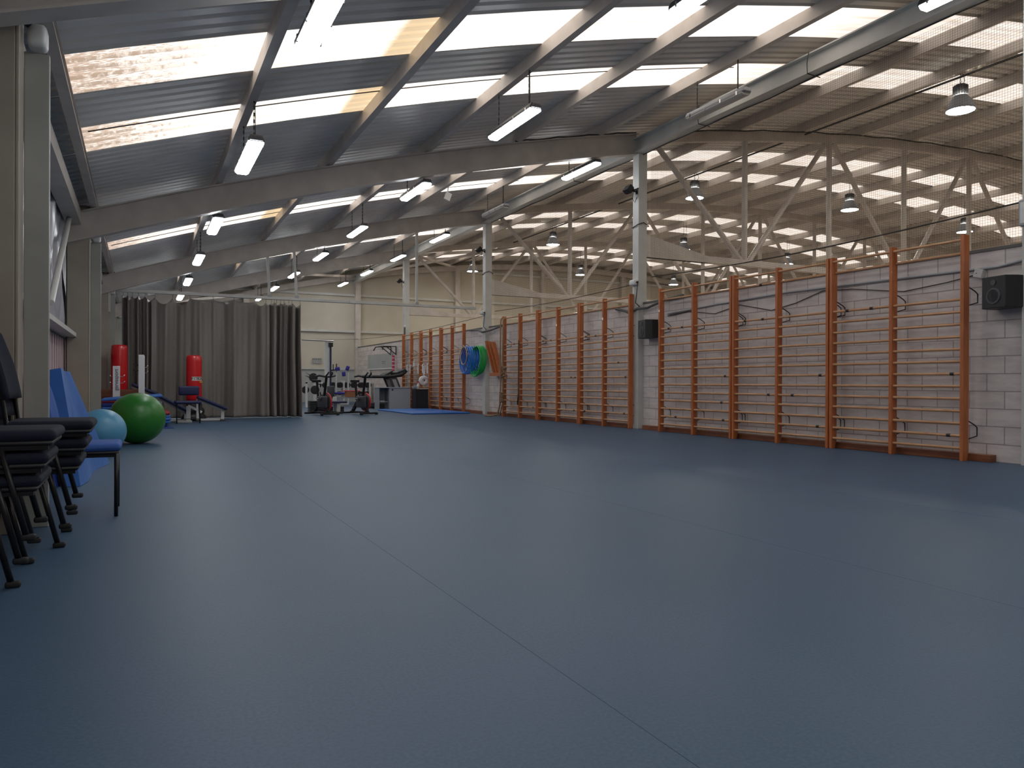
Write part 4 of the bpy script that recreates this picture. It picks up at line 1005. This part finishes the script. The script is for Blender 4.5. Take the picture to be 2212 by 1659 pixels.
# black cabinet with things on it
t = thing('black_cabinet', 'low black cabinet between the grey desk and the wall bars', 'cabinet', (8.40, 24.05, 0))
MB().box(-.22, .22, -.2, .2, 0, .65).build('cabinet_body', BLACK, t, bevel=.006)
MB().box(-.235, .235, -.21, .2, .65, .67).build('cabinet_top', BLACK, t)
MB().box(-.2, .2, -.206, -.2, .03, .62).build('door', RUBBER, t)
t = thing('spray_bottle', 'white spray bottle standing on the black cabinet', 'bottle', (8.32, 24.0, .671))
MB().lathe([(.001, 0), (.045, 0), (.045, .15), (.02, .19), (.016, .22), (.001, .22)], n=16).build('bottle_body', WHITE, t)
MB().box(-.05, .03, -.012, .012, .22, .26).build('spray_head', PINK, t)
tag(MB().rbox(-.09, .06, -.06, .06, 0, .11, .03).build('grey_jug', MGREY, loc=(8.24, 24.08, .671)), 'round grey jug beside the spray bottle on the black cabinet', 'jug')
tag(MB().rbox(-.1, .1, -.07, .07, 0, .025, .01).build('cloth', PAPER, loc=(8.49, 24.0, .671)), 'folded white cloth on the black cabinet', 'cloth')
# paper roll and white ribbons on the far wall bars
t = thing('paper_roll', 'large white paper roll hanging on ribbons from the far wall bars', 'paper roll', (8.58, 24.18, .96))
MB().lathe([(.022, -.06), (.165, -.06), (.165, .06), (.022, .06), (.022, -.06)], n=36, T=Matrix.Rotation(PI/2, 4, 'X') @ Matrix.Rotation(0, 4, 'Z')).build('roll_body', PAPER, t)
MB().cyl((0, -.061, 0), (0, .061, 0), .022, n=14).build('core', BLACK, t)
MB().bar((0, 0, .15), (.03, .1, .5), .004, .05).bar((0, 0, .15), (.03, -.08, .5), .004, .05).build('ribbon', PAPER, t)
for k, y in enumerate((26.15, 25.8, 24.95, 24.48, 24.03)):
    tag(MB().box(-.002, .002, -.055, .055, -.29, 0).prism([(-.002, 0), (.03, .02), (.06, 0), (.06, -.1), (.056, -.1), (.03, .012)], -.055, .055).build('white_strap', PAPER, loc=(8.64, y, 1.505)), 'white strap hanging over a rung of the far wall bars, %s from the far end' % ordn[k], 'strap', 'white straps on the far wall bars')
t = thing('paper_notice', 'small white notice with blue print fixed to a far wall bar post', 'notice', (8.645, 25.42, 1.45))
MB().box(-.003, 0, -.085, .085, 0, .2).build('sheet', PAPER, t)
MB().box(-.0045, -.003, -.04, .04, .14, .165).build('blue_print', HOOPB, t)
# wall mirror, height strip, pull-up bar, pink tube
t = thing('wall_board', 'pale grey green board on the block wall at the far end', 'wall board', (8.9, 30.6, 1.42))
MB().box(-.02, 0, -1.9, 1.6, .05, .62).build('board_face', GREYWALL, t)
MB().box(-.03, .0, -1.9, 1.6, 0, .05).build('bottom_rail', WHITE, t)
for i in range(4): MB().box(-.022, -.0205, -.95+.12*i, -.87+.12*i, .30, .34).box(-.022, -.0205, -.95+.12*i, -.89+.12*i, .22, .26).build('faint_print', FAINT, t)
t = thing('height_strip', 'white vertical height strip on the block wall at the far end', 'height chart', (8.9, 32.0, 1.28))
MB().box(-.012, 0, -.1, .1, 0, .62).build('strip', WHITE, t)
for z in (.14, .42): MB().box(-.014, -.012, -.06, .06, z, z+.02).build('mark', TXT, t)
t = thing('pull_up_bar', 'black wall mounted pull-up bar above the treadmill', 'pull-up bar', (8.9, 28.6, 2.0))
MB().box(-.02, 0, -.35, -.30, -.05, .30).box(-.02, 0, .30, .35, -.05, .30).build('wall_plate', BLACKM, t)
MB().bar((0, -.32, .28), (-.55, -.32, .28), .03, .03).bar((0, .32, .28), (-.55, .32, .28), .03, .03).bar((0, -.32, -.03), (-.4, -.32, .28), .03, .03).bar((0, .32, -.03), (-.4, .32, .28), .03, .03).build('arm', BLACKM, t)
MB().tube([(-.62, -.62, .14), (-.58, -.5, .27), (-.55, 0, .28), (-.58, .5, .27), (-.62, .62, .14)], .02, 8).build('grip_bar', BLACK, t)
t = thing('foam_roller', 'tall pink and white striped tube against the block wall by the treadmill', 'foam tube', (8.80, 28.3, .9))
MB().cyl((0, 0, 0), (0, 0, 1.03), .055, n=14).build('tube_body', PINK, t)
for i in range(4): MB().cyl((0, 0, .5+.14*i), (0, 0, .53+.14*i), .057, n=14).build('stripe', PAPER, t)
# faint lettering on the far wall above the ledge
t = thing('wall_lettering', 'faint grey lettering on the far wall above the ledge', 'lettering', (7.12, Y1-.045, 1.85))
for k in range(5):
    m_ = MB().box(-.19+.08*k, -.14+.08*k, -.003, 0, .03, .10)
    m_.box(-.17+.08*k, -.155+.08*k, -.003, 0, -.10, .02); m_.build('letter', FAINT, t)
tag(MB().box(-.19, .25, -.004, 0, -.12, .12).build('grey_patch', GREYWALL, loc=(7.1, Y1-.041, 1.85)), 'slightly darker patch around the faint lettering on the far wall', 'wall patch')
# blue landing mat on the floor
tag(MB().rbox(6.85, 8.60, 20.25, 23.7, 0, .045, .02).build('landing_mat', BLUEMAT), 'large flat blue mat on the floor in front of the far wall bars', 'gym mat')
# floor items: thin white pipe at the corner post
t = thing('sink_pipe', 'twin dark rods with a white knob above the farthest wall bar post', 'rods', (8.78, 26.85, 2.62))
MB().cyl((0, -.04, 0), (0, -.04, .3), .012).cyl((0, .06, 0), (0, .06, .3), .012).build('rod', CABLE, t)
MB().sphere((0, .01, .34), .05, 14, 10).build('knob', WHITE, t)
